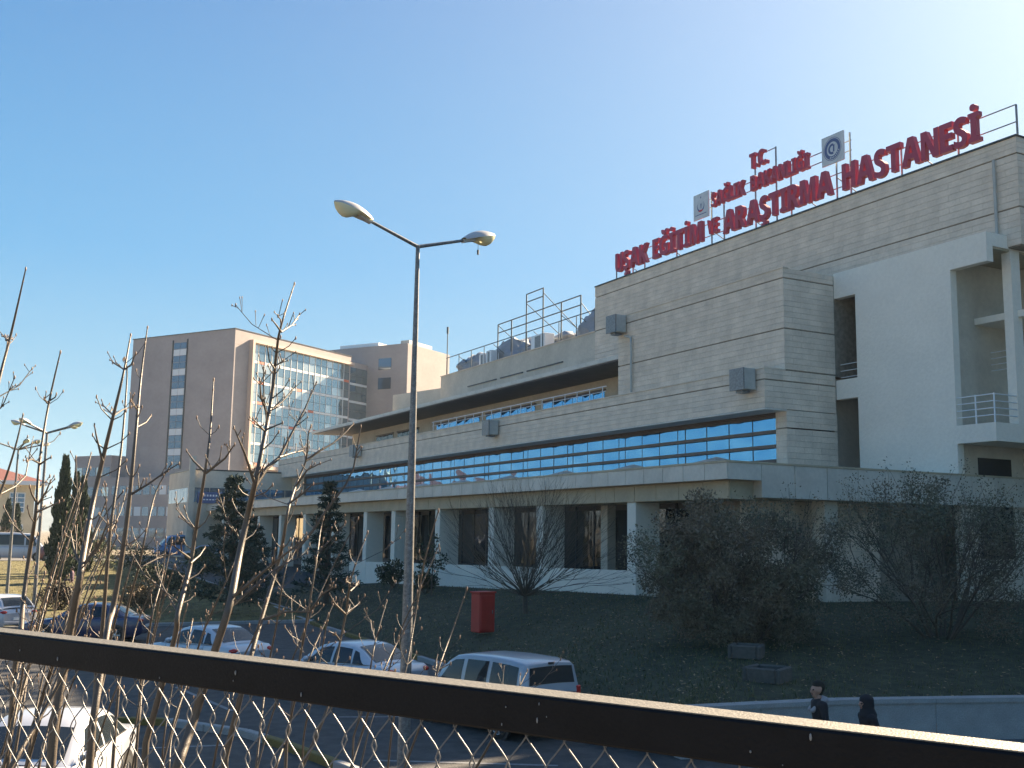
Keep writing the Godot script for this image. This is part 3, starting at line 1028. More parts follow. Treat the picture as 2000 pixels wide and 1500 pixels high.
	for i in 3:
		var q: Array = bs2[i]
		var bx := thing("roof_cabinet", boxlab[i], "cabinet", Vector3(q[0], 18.95, q[1]), 0, "cabinets on the lower roof")
		g = Geo.new()
		g.cbox(Vector3(0, q[3] * 0.5, 0), Vector3(q[2], q[3], q[4]), 0.02)
		part("casing", g, M.white_metal, bx)
		g = Geo.new()
		g.box(Vector3(-q[2] * 0.5 - 0.005, q[3] * 0.5, 0), Vector3(0.012, q[3] * 0.8, q[4] * 0.42))
		part("door", g, M.grey_metal, bx)
	var mast := thing("roof_mast", "thin dark mast rising from the far roof room", "mast", Vector3(45.6, 19.2, -99.4))
	g = Geo.new()
	g.rod(Vector3(0, -2.5, 0), Vector3(0, 5.6, 0), 0.07, 6, 0.05)
	part("pole", g, M.steel, mast)
	g = Geo.new()
	g.rod(Vector3(0, 5.6, 0), Vector3(0, 6.3, 0), 0.12, 6)
	part("tip", g, M.steel, mast)

# ---------------------------------------------------------------- roof sign
func letter_mesh(ch: String) -> TextMesh:
	var key := "tm" + ch
	if T.has(key):
		return T[key]
	var f := SystemFont.new()
	f.font_names = PackedStringArray(["Droid Sans"])
	f.font_weight = 700
	var tm := TextMesh.new()
	var fv := FontVariation.new()
	fv.base_font = f
	fv.variation_embolden = 0.45
	tm.font = f if ch == "V" else fv
	tm.font_size = 64
	tm.pixel_size = 1.0 / 46.0
	tm.depth = 0.28
	tm.curve_step = 1.0
	tm.text = ch
	T[key] = tm
	return tm
func word(parent: Node, txt: String, z0: float, z1: float, base: float, cap: float, x: float) -> void:
	# capital height of the mesh at scale 1
	var href := letter_mesh("H").get_aabb()
	z1 -= 0.24 * absf(z1) / 41.0 # room for the depth of the letters
	var ky := cap / href.size.y
	var ws := []
	var total := 0.0
	for ch in txt:
		var a := letter_mesh(ch).get_aabb()
		ws.append(a)
		total += a.size.x
	var gap := 0.07 * (z1 - z0) / txt.length()
	var kx := (z1 - z0 - gap * (txt.length() - 1)) / total
	var z := z0
	for i in txt.length():
		var a: AABB = ws[i]
		var b := Basis(Vector3(0, 0, kx), Vector3(0, ky, 0), Vector3(-1, 0, 0))
		var o := put("letter", letter_mesh(txt[i]), M.letter, parent, Vector3(x - parent.position.x, base - href.position.y * ky - parent.position.y, z - a.position.x * kx - parent.position.z), b)
		o.set_meta("label", "letter " + txt[i])
		z += a.size.x * kx + gap
func ring(g: Geo, o: Vector3, r0: float, r1: float, a0: float, a1: float, taper := false) -> void: # flat ring on the -x side; angle from up, clockwise as seen
	var m := 40
	for i in m:
		var t0 := a0 + (a1 - a0) * i / m
		var t1 := a0 + (a1 - a0) * (i + 1) / m
		var f := func(t: float, r: float) -> Vector3: return o + Vector3(0, cos(t) * r, sin(t) * r)
		var k0 := r0; var k1 := r0
		if taper:
			k0 = lerpf(r1, r0, sin(PI * i / m)); k1 = lerpf(r1, r0, sin(PI * (i + 1) / m))
		g.quad(f.call(t0, r1), f.call(t0, k0), f.call(t1, k1), f.call(t1, r1))
func build_sign() -> void:
	var S := thing("roof_sign", "dark red three-line letter sign on a steel frame above the hospital roof", "sign", Vector3(41.3, 22.2, -46.0))
	word(S, "UŞAK", -61.75, -57.6, 22.66, 1.32, 41.3)
	word(S, "EĞİTİM", -57.3, -51.75, 22.66, 1.32, 41.3)
	word(S, "VE", -51.5, -50.25, 22.9, 0.95, 41.3)
	word(S, "ARAŞTIRMA", -50.0, -40.75, 22.6, 1.38, 41.3)
	word(S, "HASTANESİ", -40.2, -31.5, 22.56, 1.42, 41.3)
	word(S, "SAĞLIK", -51.1, -47.8, 24.58, 0.9, 41.3)
	word(S, "BAKANLIĞI", -47.45, -42.45, 24.58, 0.9, 41.3)
	word(S, "T.C.", -47.5, -45.75, 25.93, 0.92, 41.3)
	var off := S.position
	var fx := 41.62
	for q in [[23.78, -62.25, -30.05], [22.98, -62.25, -30.05], [25.35, -52.9, -39.9], [24.8, -52.9, -39.9]]:
		var g := Geo.new()
		g.rod(Vector3(fx, q[0], q[1]), Vector3(fx, q[0], q[2]), 0.03)
		part("rail", g, M.grey_metal, S, off)
	for q in [[-62.25, 23.8], [-60.2, 23.8], [-58.8, 23.8], [-55.2, 23.8], [-51.6, 25.8], [-50.4, 25.4], [-47.5, 26.8], [-45.7, 26.85], [-44.5, 25.4], [-41.0, 25.8], [-40.0, 25.8], [-36.6, 23.8], [-33.2, 23.8], [-30.05, 23.78]]:
		var g := Geo.new()
		g.bar(Vector3(fx, 22.2, q[0]), Vector3(fx, q[1], q[0]), 0.07)
		part("post", g, M.grey_metal, S, off)
	for z in [-61.5, -56.5, -52.0, -48.5, -44.0, -41.0, -36.0]:
		var g := Geo.new()
		g.rod(Vector3(fx, 23.6, z), Vector3(fx + 1.6, 22.2, z + 0.9), 0.03)
		part("brace", g, M.grey_metal, S, off)
	var g2 := Geo.new()
	g2.rod(Vector3(fx, 26.8, -47.5), Vector3(fx, 26.8, -45.7), 0.03)
	part("rail", g2, M.grey_metal, S, off)
	# emblem boards
	for q in [[-52.2, 24.98, 1.5, 1.65], [-40.9, 25.1, 1.6, 1.62]]:
		var b := Geo.new()
		b.cbox(Vector3(41.3, q[1], q[0]), Vector3(0.1, q[3], q[2]), 0.012)
		var bd := part("emblem_board", b, M.board, S, off)
		var o := Vector3(41.242, q[1], q[0])
		if q[0] < -50:
			var e := Geo.new()
			ring(e, o + Vector3(0, -0.02, 0), 0.25, 0.36, PI * 0.25, PI * 1.75, true)
			part("crescent", e, M.blue_print, bd, off)
			e = Geo.new()
			ring(e, o + Vector3(0, 0.55, 0), 0.0, 0.06, 0, TAU)
			part("star", e, M.blue_print, bd, off)
			e = Geo.new()
			e.quad(o + Vector3(0, 0.14, -0.03), o + Vector3(0, -0.18, 0.0), o + Vector3(0, -0.18, 0.04), o + Vector3(0, 0.14, 0.08))
			part("figure", e, M.blue_print, bd, off)
			e = Geo.new()
			e.quad(o + Vector3(0, -0.52, -0.55), o + Vector3(0, -0.57, -0.55), o + Vector3(0, -0.57, 0.55), o + Vector3(0, -0.52, 0.55))
			part("caption_line", e, M.blue_print, bd, off)
			e = Geo.new()
			ring(e, o + Vector3(-0.004, -0.02, 0), 0.23, 0.37, PI * 0.75, PI * 1.25, true)
			part("red_crescent", e, M.red_print, bd, off)
		else:
			var e := Geo.new()
			ring(e, o, 0.40, 0.58, 0, TAU)
			part("seal_ring", e, M.blue_print, bd, off)
			e = Geo.new()
			ring(e, o, 0.62, 0.65, 0, TAU)
			part("seal_edge", e, M.blue_print, bd, off)
			e = Geo.new()
			ring(e, o, 0.17, 0.30, PI * 0.9, PI * 2.1)
			part("crescent", e, M.blue_print, bd, off)
			e = Geo.new()
			e.quad(o + Vector3(0, 0.22, 0.06), o + Vector3(0, -0.17, 0.04), o + Vector3(0, -0.17, 0.15), o + Vector3(0, 0.22, 0.17))
			part("figure", e, M.blue_print, bd, off)
			for k in 7:
				var t := PI * 0.62 + k * 0.25
				e = Geo.new()
				ring(e, o + Vector3(-0.004, cos(t) * 0.49, sin(t) * 0.49), 0.0, 0.04, 0, TAU)
				part("dot", e, M.board, bd, off)

# ---------------------------------------------------------------- the far tower
func build_tower() -> void:
	# local axes: +x along the glazed face, +z behind the glazed face (away from the viewer), origin at the near corner
	var turn := -atan2(-cos(deg_to_rad(57.9)), sin(deg_to_rad(57.9))) # local x to azimuth 57.9
	var W := thing("tower_block", "ten storey pink hospital tower with framed glass curtain wall and a taller rear wing", "building", Vector3(41.84, 0.5, -175.07), 0)
	var e1 := Vector3(sin(deg_to_rad(57.9)), 0, -cos(deg_to_rad(57.9)))
	W.transform.basis = Basis(e1, Vector3.UP, e1.cross(Vector3.UP))
	# basis.z = e1 x up: points to the front of the glazed face
	var g := Geo.new()
	var top := 36.9
	g.span(0, 30.6, 0, top, -24.0, 0.0)
	part("wall", g, M.pink_wall, W)
	# buff skin on the glazed side
	g = Geo.new()
	g.span(0.02, 3.4, 0.0, top - 0.02, 0.002, 0.12)
	g.span(3.4, 30.6, top - 1.3, top - 0.02, 0.002, 0.12)
	g.span(3.4, 30.6, 0.0, 14.2, 0.002, 0.12)
	part("facade_panel", g, M.pink_wall, W)
	g = Geo.new()
	for k in 9:
		g.span(0.01, 3.42, 4.0 + k * 3.8, 4.05 + k * 3.8, 0.06, 0.135)
	part("facade_joint", g, M.pink_wall, W)
	g = Geo.new()
	g.span(3.4, 3.9, 14.2, top - 1.3, 0.0, 1.0)
	g.span(3.9, 30.6, top - 1.75, top - 1.3, 0.0, 1.0)
	g.span(3.9, 30.6, 14.2, 14.8, 0.0, 0.7)
	part("frame_surround", g, M.trim, W)
	# curtain wall: panes
	var pg := Geo.new()
	pg.box(Vector3.ZERO, Vector3(1.58, 1.42, 0.04))
	var pm := pg.mesh()
	var bg := Geo.new()
	bg.box(Vector3.ZERO, Vector3(1.58, 0.42, 0.05))
	var bm := bg.mesh()
	var mullion := Geo.new()
	for i in 16:
		for k in 6:
			for h in 2:
				var bs := Basis.from_euler(Vector3(rng.randf_range(-0.006, 0.006), rng.randf_range(-0.006, 0.006), 0))
				put("glass_pane", pm, M.curtain_glass_b if rng.randf() < 0.22 else M.curtain_glass, W, Vector3(4.75 + i * 1.63, 15.95 + k * 3.42 + h * 1.48, 0.2), bs)
			var red := rng.randf() < 0.16
			put("spandrel", bm, M.red_panel if red else M.white_band, W, Vector3(4.75 + i * 1.63, 14.98 + k * 3.42, 0.21))
		mullion.span(3.93 + i * 1.63 - 0.04, 3.93 + i * 1.63 + 0.04, 14.8, top - 1.75, 0.16, 0.3)
	part("mullions", mullion, M.white_band, W)
	# recessed shaded bay next to the wing
	g = Geo.new()
	g.span(30.6, 37.4, 0, top - 0.6, -22.0, -1.2)
	part("link_wall", g, M.pink_wall, W)
	for i in 4:
		for k in 6:
			for h in 2:
				put("glass_pane", pm, M.curtain_glass, W, Vector3(31.6 + i * 1.65, 15.95 + k * 3.42 + h * 1.48, -1.15))
			put("spandrel", bm, M.white_band, W, Vector3(31.6 + i * 1.65, 14.98 + k * 3.42, -1.14))
	# rear wing
	g = Geo.new()
	g.span(37.3, 52.0, 0, 40.0, -25.0, 8.2)
	part("wing_wall", g, M.pink_wall, W)
	g = Geo.new()
	g.span(37.4, 52.0, 0, 39.9, 8.2, 8.3)
	part("facade_panel", g, M.pink_wall, W)
	for k in range(3, 5):
		var wg := Geo.new()
		wg.span(37.2, 37.3, 20.0 + k * 3.8, 22.2 + k * 3.8, 1.6, 4.6)
		part("wing_window", wg, M.strip_glass, W)
	g = Geo.new()
	g.span(38.5, 50.0, 40.0, 40.9, -9.0, 0.5)
	part("roof_plant", g, M.white_metal, W)
	g = Geo.new()
	g.span(41.0, 49.0, 40.0, 41.4, 4.0, 6.0)
	part("roof_plant", g, M.unit, W)
	# glazed stair strip on the shaded end
	var sg := Geo.new()
	sg.box(Vector3.ZERO, Vector3(0.04, 1.05, 1.42))
	var sm := sg.mesh()
	for k in 19:
		for i in 2:
			put("strip_pane", sm, M.white_band if k % 3 == 2 else M.strip_glass, W, Vector3(-0.02, 14.6 + k * 1.13, -11.6 - i * 1.5))
	g = Geo.new()
	g.span(-0.12, 0.0, 14.0, 36.0, -10.75, -10.55)
	g.span(-0.12, 0.0, 14.0, 36.0, -14.15, -13.95)
	part("strip_frame", g, M.frame_dark, W)
	# parapet
	g = Geo.new()
	g.span(-0.1, 30.7, top, top + 0.12, -24.1, 0.2)
	part("parapet", g, M.frame_dark, W)
	# low block on the left, with windows
	g = Geo.new()
	g.span(-3.0, 18.0, 0, 16.4, -33.2, -24.0)
	g.span(-3.0, 0.0, 0, 12.6, -24.0, -6.0)
	part("low_wing", g, M.pink_wall, W)
	var lg := Geo.new()
	lg.box(Vector3.ZERO, Vector3(0.05, 1.5, 1.5))
	var lm := lg.mesh()
	for k in 4:
		for i in 5:
			put("low_window", lm, M.strip_glass if (i + k) % 3 else M.curtain_glass_b, W, Vector3(-3.02, 3.4 + k * 3.4, -32.0 + i * 1.75))
	for k in 3:
		for i in 9:
			put("low_window", lm, M.strip_glass if (i + k) % 4 else M.white_band, W, Vector3(-3.02, 3.4 + k * 3.5, -22.6 + i * 1.9))
	# annex between tower and long building, with blue sign
	var A := thing("annex_building", "low grey beige annex with blue glass strip between tower and long hospital", "building", Vector3(34.0, 0, -133.0))
	g = Geo.new()
	g.span(-9.0, 5.0, 0, 10.9, -0.4, 12.0)
	part("wall", g, M.render, A)
	g = Geo.new()
	g.span(-9.06, 5.0, 10.9, 11.05, -0.5, 12.05)
	part("coping", g, M.frame_dark, A)
	for i in 8:
		g = Geo.new()
		g.span(-8.6 + i * 1.7, -7.0 + i * 1.7, 7.4, 9.0, 12.0, 12.05)
		part("window_pane", g, M.strip_glass, A)
	for i in 7:
		g = Geo.new()
		g.span(-9.05, -9.0, 7.4, 9.0, 0.2 + i * 1.7, 1.8 + i * 1.7)
		part("window_pane", g, M.strip_glass, A)
	g = Geo.new()
	g.span(-9.3, -8.7, 0, 12.4, 12.0, 12.6)
	part("corner_post", g, M.render, A)
	var B := thing("blue_sign", "blue board with small white marks on the annex wall", "sign", Vector3(27.5, 7.3, -120.9))
	g = Geo.new()
	g.cbox(Vector3(0, 0.6, 0), Vector3(3.5, 1.25, 0.1), 0.05)
	part("board", g, M.blue_print, B)
	g = Geo.new()
	for i in 9:
		g.box(Vector3(-1.3 + i * 0.32, 0.85, 0.055), Vector3(0.18, 0.2, 0.012))
		g.box(Vector3(-1.35 + i * 0.33, 0.4, 0.055), Vector3(0.22, 0.12, 0.012))
	part("marks", g, M.white_metal, B)
	# house with red roof
	var Hs := thing("cream_house", "cream two storey building with red hipped roof beyond the lawn", "house", Vector3(0.0, 1.3, -150.0))
	g = Geo.new()
	g.span(-22.0, 11.6, 0, 8.6, -14.0, 0.0)
	part("wall", g, M.cream, Hs)
	g = Geo.new()
	var p := [Vector3(-23.2, 8.9, 1.2), Vector3(12.8, 8.9, 1.2), Vector3(12.8, 8.9, -15.2), Vector3(-23.2, 8.9, -15.2)]
	var r0 := Vector3(-15.0, 11.6, -7.0); var r1 := Vector3(4.6, 11.6, -7.0)
	g.quad(p[0], p[1], r1, r0); g.ftri(p[1], p[2], r1); g.quad(p[2], p[3], r0, r1); g.ftri(p[3], p[0], r0)
	part("roof", g, M.roof_tile, Hs)
	g = Geo.new()
	g.span(-23.3, 12.9, 8.4, 8.9, -15.3, 1.3)
	part("eaves", g, M.white_band, Hs)
	for i in 10:
		for k in 2:
			var wx := 9.6 - i * 3.2
			var q := Geo.new()
			q.span(wx - 0.85, wx + 0.85, 1.0 + k * 4.0, 3.4 + k * 4.0, 0.0, 0.05)
			var wn := part("window", q, M.strip_glass, Hs)
			q = Geo.new()
			for s in [-0.86, 0.0, 0.86]:
				q.span(wx + s - 0.06, wx + s + 0.06, 1.0 + k * 4.0, 3.4 + k * 4.0, 0.05, 0.1)
			for s in [0.0, 0.6, 1.2, 1.8, 2.4]:
				q.span(wx - 0.9, wx + 0.9, 0.95 + s + k * 4.0, 1.06 + s + k * 4.0, 0.051, 0.101)
			part("frame", q, M.white_band, wn)
const STEMS := [
	[[0.149,-0.050,-5.439,0.0127,0.144,4.308,-5.230,0.0102,0.190,4.585,-5.039,0.0080,0.220,4.801,-5.085,0.0066,0.253,5.006,-5.151,0.0053,0.280,5.260,-4.973,0.0024], [
		[0.235,4.968,-5.140,0.0046,0.238,5.025,-5.354,0.0026],
		[0.239,4.971,-5.141,0.0046,0.269,5.014,-5.355,0.0026],
	]],
	[[0.343,-0.050,-4.716,0.0129,0.329,3.643,-4.535,0.0103,0.339,3.755,-4.540,0.0097,0.353,3.858,-4.719,0.0094,0.365,4.057,-4.752,0.0083,0.368,4.218,-4.644,0.0071,0.376,4.426,-4.745,0.0059,0.408,4.677,-4.930,0.0045,0.435,4.899,-4.891,0.0024], [
		[0.398,4.683,-4.930,0.0044,0.432,4.710,-4.933,0.0034,0.436,4.724,-4.938,0.0025],
		[0.402,4.683,-4.930,0.0044,0.377,4.685,-4.781,0.0025],
		[0.375,4.415,-4.740,0.0042,0.334,4.421,-4.587,0.0033,0.306,4.406,-4.432,0.0024],
		[0.377,4.411,-4.738,0.0042,0.395,4.428,-4.696,0.0033,0.409,4.437,-4.654,0.0024],
		[0.373,4.249,-4.659,0.0050,0.347,4.288,-4.629,0.0037,0.335,4.316,-4.598,0.0023],
		[0.374,4.249,-4.659,0.0050,0.387,4.295,-4.498,0.0037,0.385,4.328,-4.339,0.0023],
		[0.372,4.218,-4.644,0.0042,0.399,4.236,-4.483,0.0032,0.418,4.253,-4.323,0.0023],
	]],
	[[0.242,-0.050,-5.833,0.0091,0.232,4.133,-5.609,0.0073,0.291,4.316,-5.754,0.0062,0.335,4.525,-5.691,0.0046,0.361,4.701,-5.702,0.0028], [
		[0.291,4.316,-5.754,0.0051,0.363,4.360,-5.867,0.0044,0.413,4.417,-5.980,0.0036,0.438,4.593,-6.095,0.0029],
	]],
	[[0.479,-0.050,-4.534,0.0213,0.461,3.438,-4.360,0.0170,0.494,3.763,-4.386,0.0143,0.504,3.974,-4.289,0.0121,0.526,4.084,-4.388,0.0114,0.570,4.302,-4.545,0.0097,0.596,4.522,-4.476,0.0073,0.628,4.754,-4.426,0.0047,0.670,4.947,-4.584,0.0023], [
		[0.514,4.010,-4.322,0.0062,0.489,4.075,-4.378,0.0042,0.478,4.141,-4.433,0.0022],
		[0.518,4.019,-4.330,0.0062,0.559,4.106,-4.231,0.0042,0.568,4.180,-4.136,0.0022],
		[0.584,4.423,-4.507,0.0057,0.570,4.462,-4.494,0.0045,0.551,4.520,-4.481,0.0034,0.540,4.559,-4.467,0.0023],
		[0.608,4.599,-4.460,0.0040,0.606,4.639,-4.627,0.0031,0.606,4.677,-4.795,0.0023],
		[0.608,4.599,-4.460,0.0040,0.660,4.640,-4.593,0.0031,0.711,4.667,-4.726,0.0023],
		[0.636,4.784,-4.452,0.0040,0.631,4.814,-4.574,0.0031,0.622,4.845,-4.697,0.0022],
		[0.636,4.784,-4.452,0.0040,0.654,4.801,-4.411,0.0031,0.662,4.841,-4.372,0.0022],
	]],
	[[0.645,-0.050,-4.741,0.0186,0.620,3.396,-4.559,0.0149,0.680,3.748,-4.751,0.0129,0.715,3.839,-4.869,0.0125,0.738,4.176,-4.819,0.0100,0.755,4.559,-4.842,0.0071,0.792,4.832,-5.038,0.0052,0.819,5.083,-5.114,0.0025], [
		[0.742,4.299,-4.827,0.0061,0.816,4.351,-4.813,0.0049,0.885,4.408,-4.799,0.0037,0.934,4.443,-4.788,0.0024],
		[0.760,4.595,-4.869,0.0044,0.808,4.625,-4.924,0.0034,0.837,4.662,-4.981,0.0025],
		[0.769,4.680,-4.931,0.0045,0.728,4.685,-4.782,0.0035,0.694,4.684,-4.632,0.0025],
	]],
	[[0.717,-0.050,-5.240,0.0123,0.689,3.573,-5.038,0.0099,0.697,3.736,-5.018,0.0091,0.692,4.142,-4.943,0.0070,0.734,4.518,-5.072,0.0053,0.761,4.865,-5.233,0.0034,0.731,4.934,-5.139,0.0025], [
	]],
	[[0.832,-0.050,-4.600,0.0164,0.800,3.349,-4.423,0.0131,0.853,3.744,-4.271,0.0102,0.853,3.842,-4.232,0.0095,0.916,4.004,-4.371,0.0086,0.931,4.158,-4.368,0.0075,0.921,4.373,-4.218,0.0056,0.940,4.525,-4.252,0.0045,0.973,4.763,-4.388,0.0022], [
		[0.921,4.379,-4.219,0.0054,0.882,4.422,-4.247,0.0038,0.858,4.462,-4.272,0.0022],
		[0.925,4.375,-4.217,0.0054,0.974,4.430,-4.124,0.0038,0.986,4.477,-4.039,0.0022],
		[0.931,4.158,-4.368,0.0056,0.903,4.209,-4.510,0.0039,0.906,4.263,-4.644,0.0022],
		[0.914,4.048,-4.371,0.0048,0.844,4.080,-4.230,0.0035,0.787,4.106,-4.086,0.0022],
		[0.918,4.028,-4.370,0.0056,0.964,4.057,-4.425,0.0039,0.996,4.087,-4.482,0.0022],
		[0.854,3.851,-4.240,0.0046,0.824,3.930,-4.378,0.0034,0.811,4.004,-4.512,0.0022],
	]],
	[[0.893,-0.050,-4.287,0.0239,0.858,3.306,-4.122,0.0191,0.935,3.464,-4.227,0.0181,0.974,3.716,-4.124,0.0158,1.014,3.895,-4.091,0.0142,1.081,4.071,-4.256,0.0132,1.116,4.232,-4.289,0.0120,1.101,4.338,-4.156,0.0107,1.133,4.471,-4.193,0.0096,1.205,4.697,-4.355,0.0080,1.208,4.886,-4.322,0.0060,1.189,4.973,-4.210,0.0047,1.268,5.184,-4.313,0.0022], [
		[1.101,4.338,-4.156,0.0077,1.035,4.449,-4.075,0.0049,0.969,4.536,-3.992,0.0021],
		[1.101,4.319,-4.181,0.0100,1.161,4.403,-4.222,0.0085,1.224,4.453,-4.262,0.0069,1.277,4.545,-4.304,0.0053,1.344,4.663,-4.342,0.0037,1.401,4.782,-4.382,0.0022],
		[1.196,4.447,-4.166,0.0054,1.279,4.474,-4.278,0.0038,1.360,4.495,-4.389,0.0022],
		[1.178,4.634,-4.314,0.0056,1.108,4.679,-4.158,0.0039,1.058,4.725,-3.997,0.0022],
		[1.178,4.634,-4.314,0.0056,1.253,4.691,-4.368,0.0039,1.325,4.768,-4.423,0.0022],
		[1.155,4.557,-4.258,0.0047,1.088,4.562,-4.095,0.0035,1.023,4.567,-3.932,0.0022],
		[1.155,4.557,-4.258,0.0047,1.195,4.577,-4.248,0.0035,1.224,4.591,-4.241,0.0022],
		[1.206,4.823,-4.333,0.0040,1.179,4.850,-4.318,0.0031,1.163,4.906,-4.299,0.0022],
		[1.213,4.838,-4.329,0.0040,1.200,4.833,-4.225,0.0031,1.182,4.826,-4.122,0.0022],
		[1.197,4.959,-4.227,0.0047,1.161,4.974,-4.173,0.0035,1.127,4.984,-4.119,0.0022],
		[1.197,4.959,-4.227,0.0047,1.267,5.010,-4.318,0.0035,1.326,5.079,-4.412,0.0022],
		[1.195,5.008,-4.230,0.0031,1.148,4.999,-4.110,0.0022],
		[1.015,3.904,-4.100,0.0068,1.098,4.002,-3.994,0.0052,1.160,4.079,-3.891,0.0037,1.204,4.136,-3.792,0.0021],
		[1.007,3.867,-4.097,0.0060,1.079,3.921,-4.126,0.0047,1.197,4.016,-4.142,0.0034,1.321,4.075,-4.153,0.0021],
	]],
	[[1.145,-0.050,-4.574,0.0165,1.101,3.273,-4.398,0.0132,1.147,3.592,-4.327,0.0108,1.226,3.778,-4.446,0.0097,1.325,4.001,-4.584,0.0082,1.319,4.111,-4.487,0.0072,1.319,4.239,-4.435,0.0061,1.392,4.353,-4.581,0.0053,1.449,4.470,-4.632,0.0043,1.417,4.572,-4.510,0.0029,1.429,4.613,-4.511,0.0023], [
		[1.328,3.991,-4.575,0.0085,1.395,4.074,-4.550,0.0076,1.458,4.162,-4.525,0.0068,1.509,4.251,-4.503,0.0059,1.582,4.363,-4.472,0.0050,1.609,4.434,-4.457,0.0041,1.627,4.580,-4.445,0.0033,1.630,4.618,-4.438,0.0024],
		[1.449,4.470,-4.632,0.0061,1.523,4.521,-4.663,0.0052,1.592,4.559,-4.695,0.0042,1.662,4.615,-4.726,0.0033,1.712,4.662,-4.764,0.0024],
		[1.392,4.353,-4.581,0.0051,1.409,4.420,-4.478,0.0038,1.431,4.444,-4.374,0.0024],
		[1.332,4.272,-4.481,0.0050,1.368,4.314,-4.404,0.0037,1.391,4.355,-4.331,0.0023],
		[1.449,4.470,-4.632,0.0043,1.474,4.523,-4.734,0.0034,1.493,4.554,-4.838,0.0024],
		[1.244,3.798,-4.456,0.0066,1.333,3.829,-4.433,0.0045,1.433,3.829,-4.404,0.0023],
	]],
	[[1.494,-0.050,-4.885,0.0089,1.437,3.277,-4.697,0.0072,1.522,3.583,-4.833,0.0060,1.511,3.745,-4.729,0.0052,1.545,4.019,-4.724,0.0038,1.612,4.156,-4.886,0.0031,1.633,4.228,-4.908,0.0025], [
		[1.568,4.064,-4.778,0.0045,1.631,4.134,-4.759,0.0035,1.684,4.205,-4.743,0.0025],
		[1.516,3.794,-4.729,0.0044,1.547,3.889,-4.621,0.0035,1.568,3.927,-4.517,0.0025],
	]],
	[[1.448,-0.050,-4.502,0.0092,1.392,3.222,-4.329,0.0074,1.480,3.459,-4.301,0.0063,1.563,3.628,-4.453,0.0055,1.594,3.812,-4.447,0.0046,1.568,3.978,-4.317,0.0036,1.649,4.159,-4.363,0.0023], [
		[1.594,3.812,-4.447,0.0051,1.496,3.865,-4.301,0.0037,1.430,3.892,-4.144,0.0024],
		[1.594,3.812,-4.447,0.0051,1.676,3.828,-4.578,0.0037,1.753,3.841,-4.711,0.0024],
		[1.572,3.946,-4.344,0.0041,1.458,3.968,-4.077,0.0023],
		[1.582,3.913,-4.368,0.0041,1.645,3.929,-4.473,0.0032,1.697,3.943,-4.583,0.0023],
		[1.573,3.706,-4.452,0.0042,1.525,3.740,-4.370,0.0024],
	]],
	[[1.838,-0.050,-4.959,0.0062,1.767,3.242,-4.768,0.0049,1.799,3.428,-4.709,0.0043,1.767,3.590,-4.575,0.0036,1.813,3.693,-4.642,0.0033,1.894,3.845,-4.735,0.0025], [
		[1.806,3.682,-4.636,0.0036,1.847,3.714,-4.790,0.0030,1.898,3.739,-4.939,0.0025],
		[1.810,3.691,-4.641,0.0036,1.813,3.730,-4.602,0.0030,1.804,3.744,-4.568,0.0025],
	]],
	[[1.824,-0.050,-4.304,0.0064,1.754,3.228,-4.138,0.0051,1.780,3.463,-4.010,0.0042,1.816,3.622,-3.976,0.0036,1.931,3.746,-4.109,0.0032,1.999,3.932,-4.105,0.0022], [
		[1.811,3.618,-3.979,0.0031,1.923,3.596,-4.263,0.0022],
		[1.820,3.626,-3.980,0.0031,1.880,3.645,-3.995,0.0022],
	]],
	[[0.486,-0.050,-5.491,0.0097,0.467,3.251,-5.280,0.0077,0.567,3.471,-5.397,0.0069,0.621,3.642,-5.503,0.0063,0.631,3.790,-5.386,0.0056,0.651,4.000,-5.340,0.0046,0.722,4.189,-5.493,0.0037,0.818,4.339,-5.517,0.0027], [
		[0.651,4.000,-5.340,0.0048,0.596,4.094,-5.255,0.0037,0.537,4.128,-5.170,0.0027],
	]],
	[[0.893,-0.050,-5.769,0.0102,0.858,3.226,-5.547,0.0082,0.886,3.720,-5.627,0.0064,0.908,3.972,-5.487,0.0053,0.924,4.144,-5.435,0.0045,0.984,4.346,-5.574,0.0037,1.050,4.489,-5.573,0.0028], [
		[0.908,3.972,-5.487,0.0050,1.012,4.020,-5.555,0.0039,1.110,4.044,-5.622,0.0028],
	]],
	[[0.312,-0.050,-4.178,0.0114,0.300,3.372,-4.017,0.0091,0.410,3.542,-4.158,0.0064,0.478,3.699,-4.124,0.0036,0.490,3.773,-3.978,0.0019], [
	]],
	[[2.439,-0.050,-4.864,0.0085,2.345,3.078,-4.677,0.0068,2.398,3.332,-4.503,0.0047,2.492,3.434,-4.557,0.0037,2.585,3.515,-4.627,0.0026], [
	]],
	[[1.048,-0.050,-6.039,0.0083,1.007,3.400,-5.807,0.0067,1.006,3.640,-5.664,0.0055,1.016,3.767,-5.628,0.0049,1.076,3.937,-5.769,0.0041,1.080,4.119,-5.763,0.0028], [
	]],
	[[0.539,-0.050,-5.591,0.0077,0.518,3.099,-5.376,0.0062,0.565,3.284,-5.506,0.0057,0.619,3.500,-5.478,0.0051,0.628,3.731,-5.312,0.0043,0.687,3.945,-5.334,0.0036,0.786,4.166,-5.443,0.0027], [
	]],
	[[1.281,-0.050,-4.599,0.0064,1.232,3.218,-4.423,0.0052,1.269,3.388,-4.511,0.0048,1.315,3.566,-4.618,0.0044,1.313,3.774,-4.503,0.0037,1.313,3.974,-4.428,0.0031,1.393,4.173,-4.554,0.0023], [
	]],
	[[1.042,-0.050,-6.094,0.0067,1.002,2.968,-5.860,0.0054,1.017,3.192,-5.832,0.0050,1.046,3.397,-5.971,0.0046,1.078,3.630,-5.934,0.0041,1.079,3.870,-5.778,0.0035,1.123,4.099,-5.822,0.0029], [
	]],
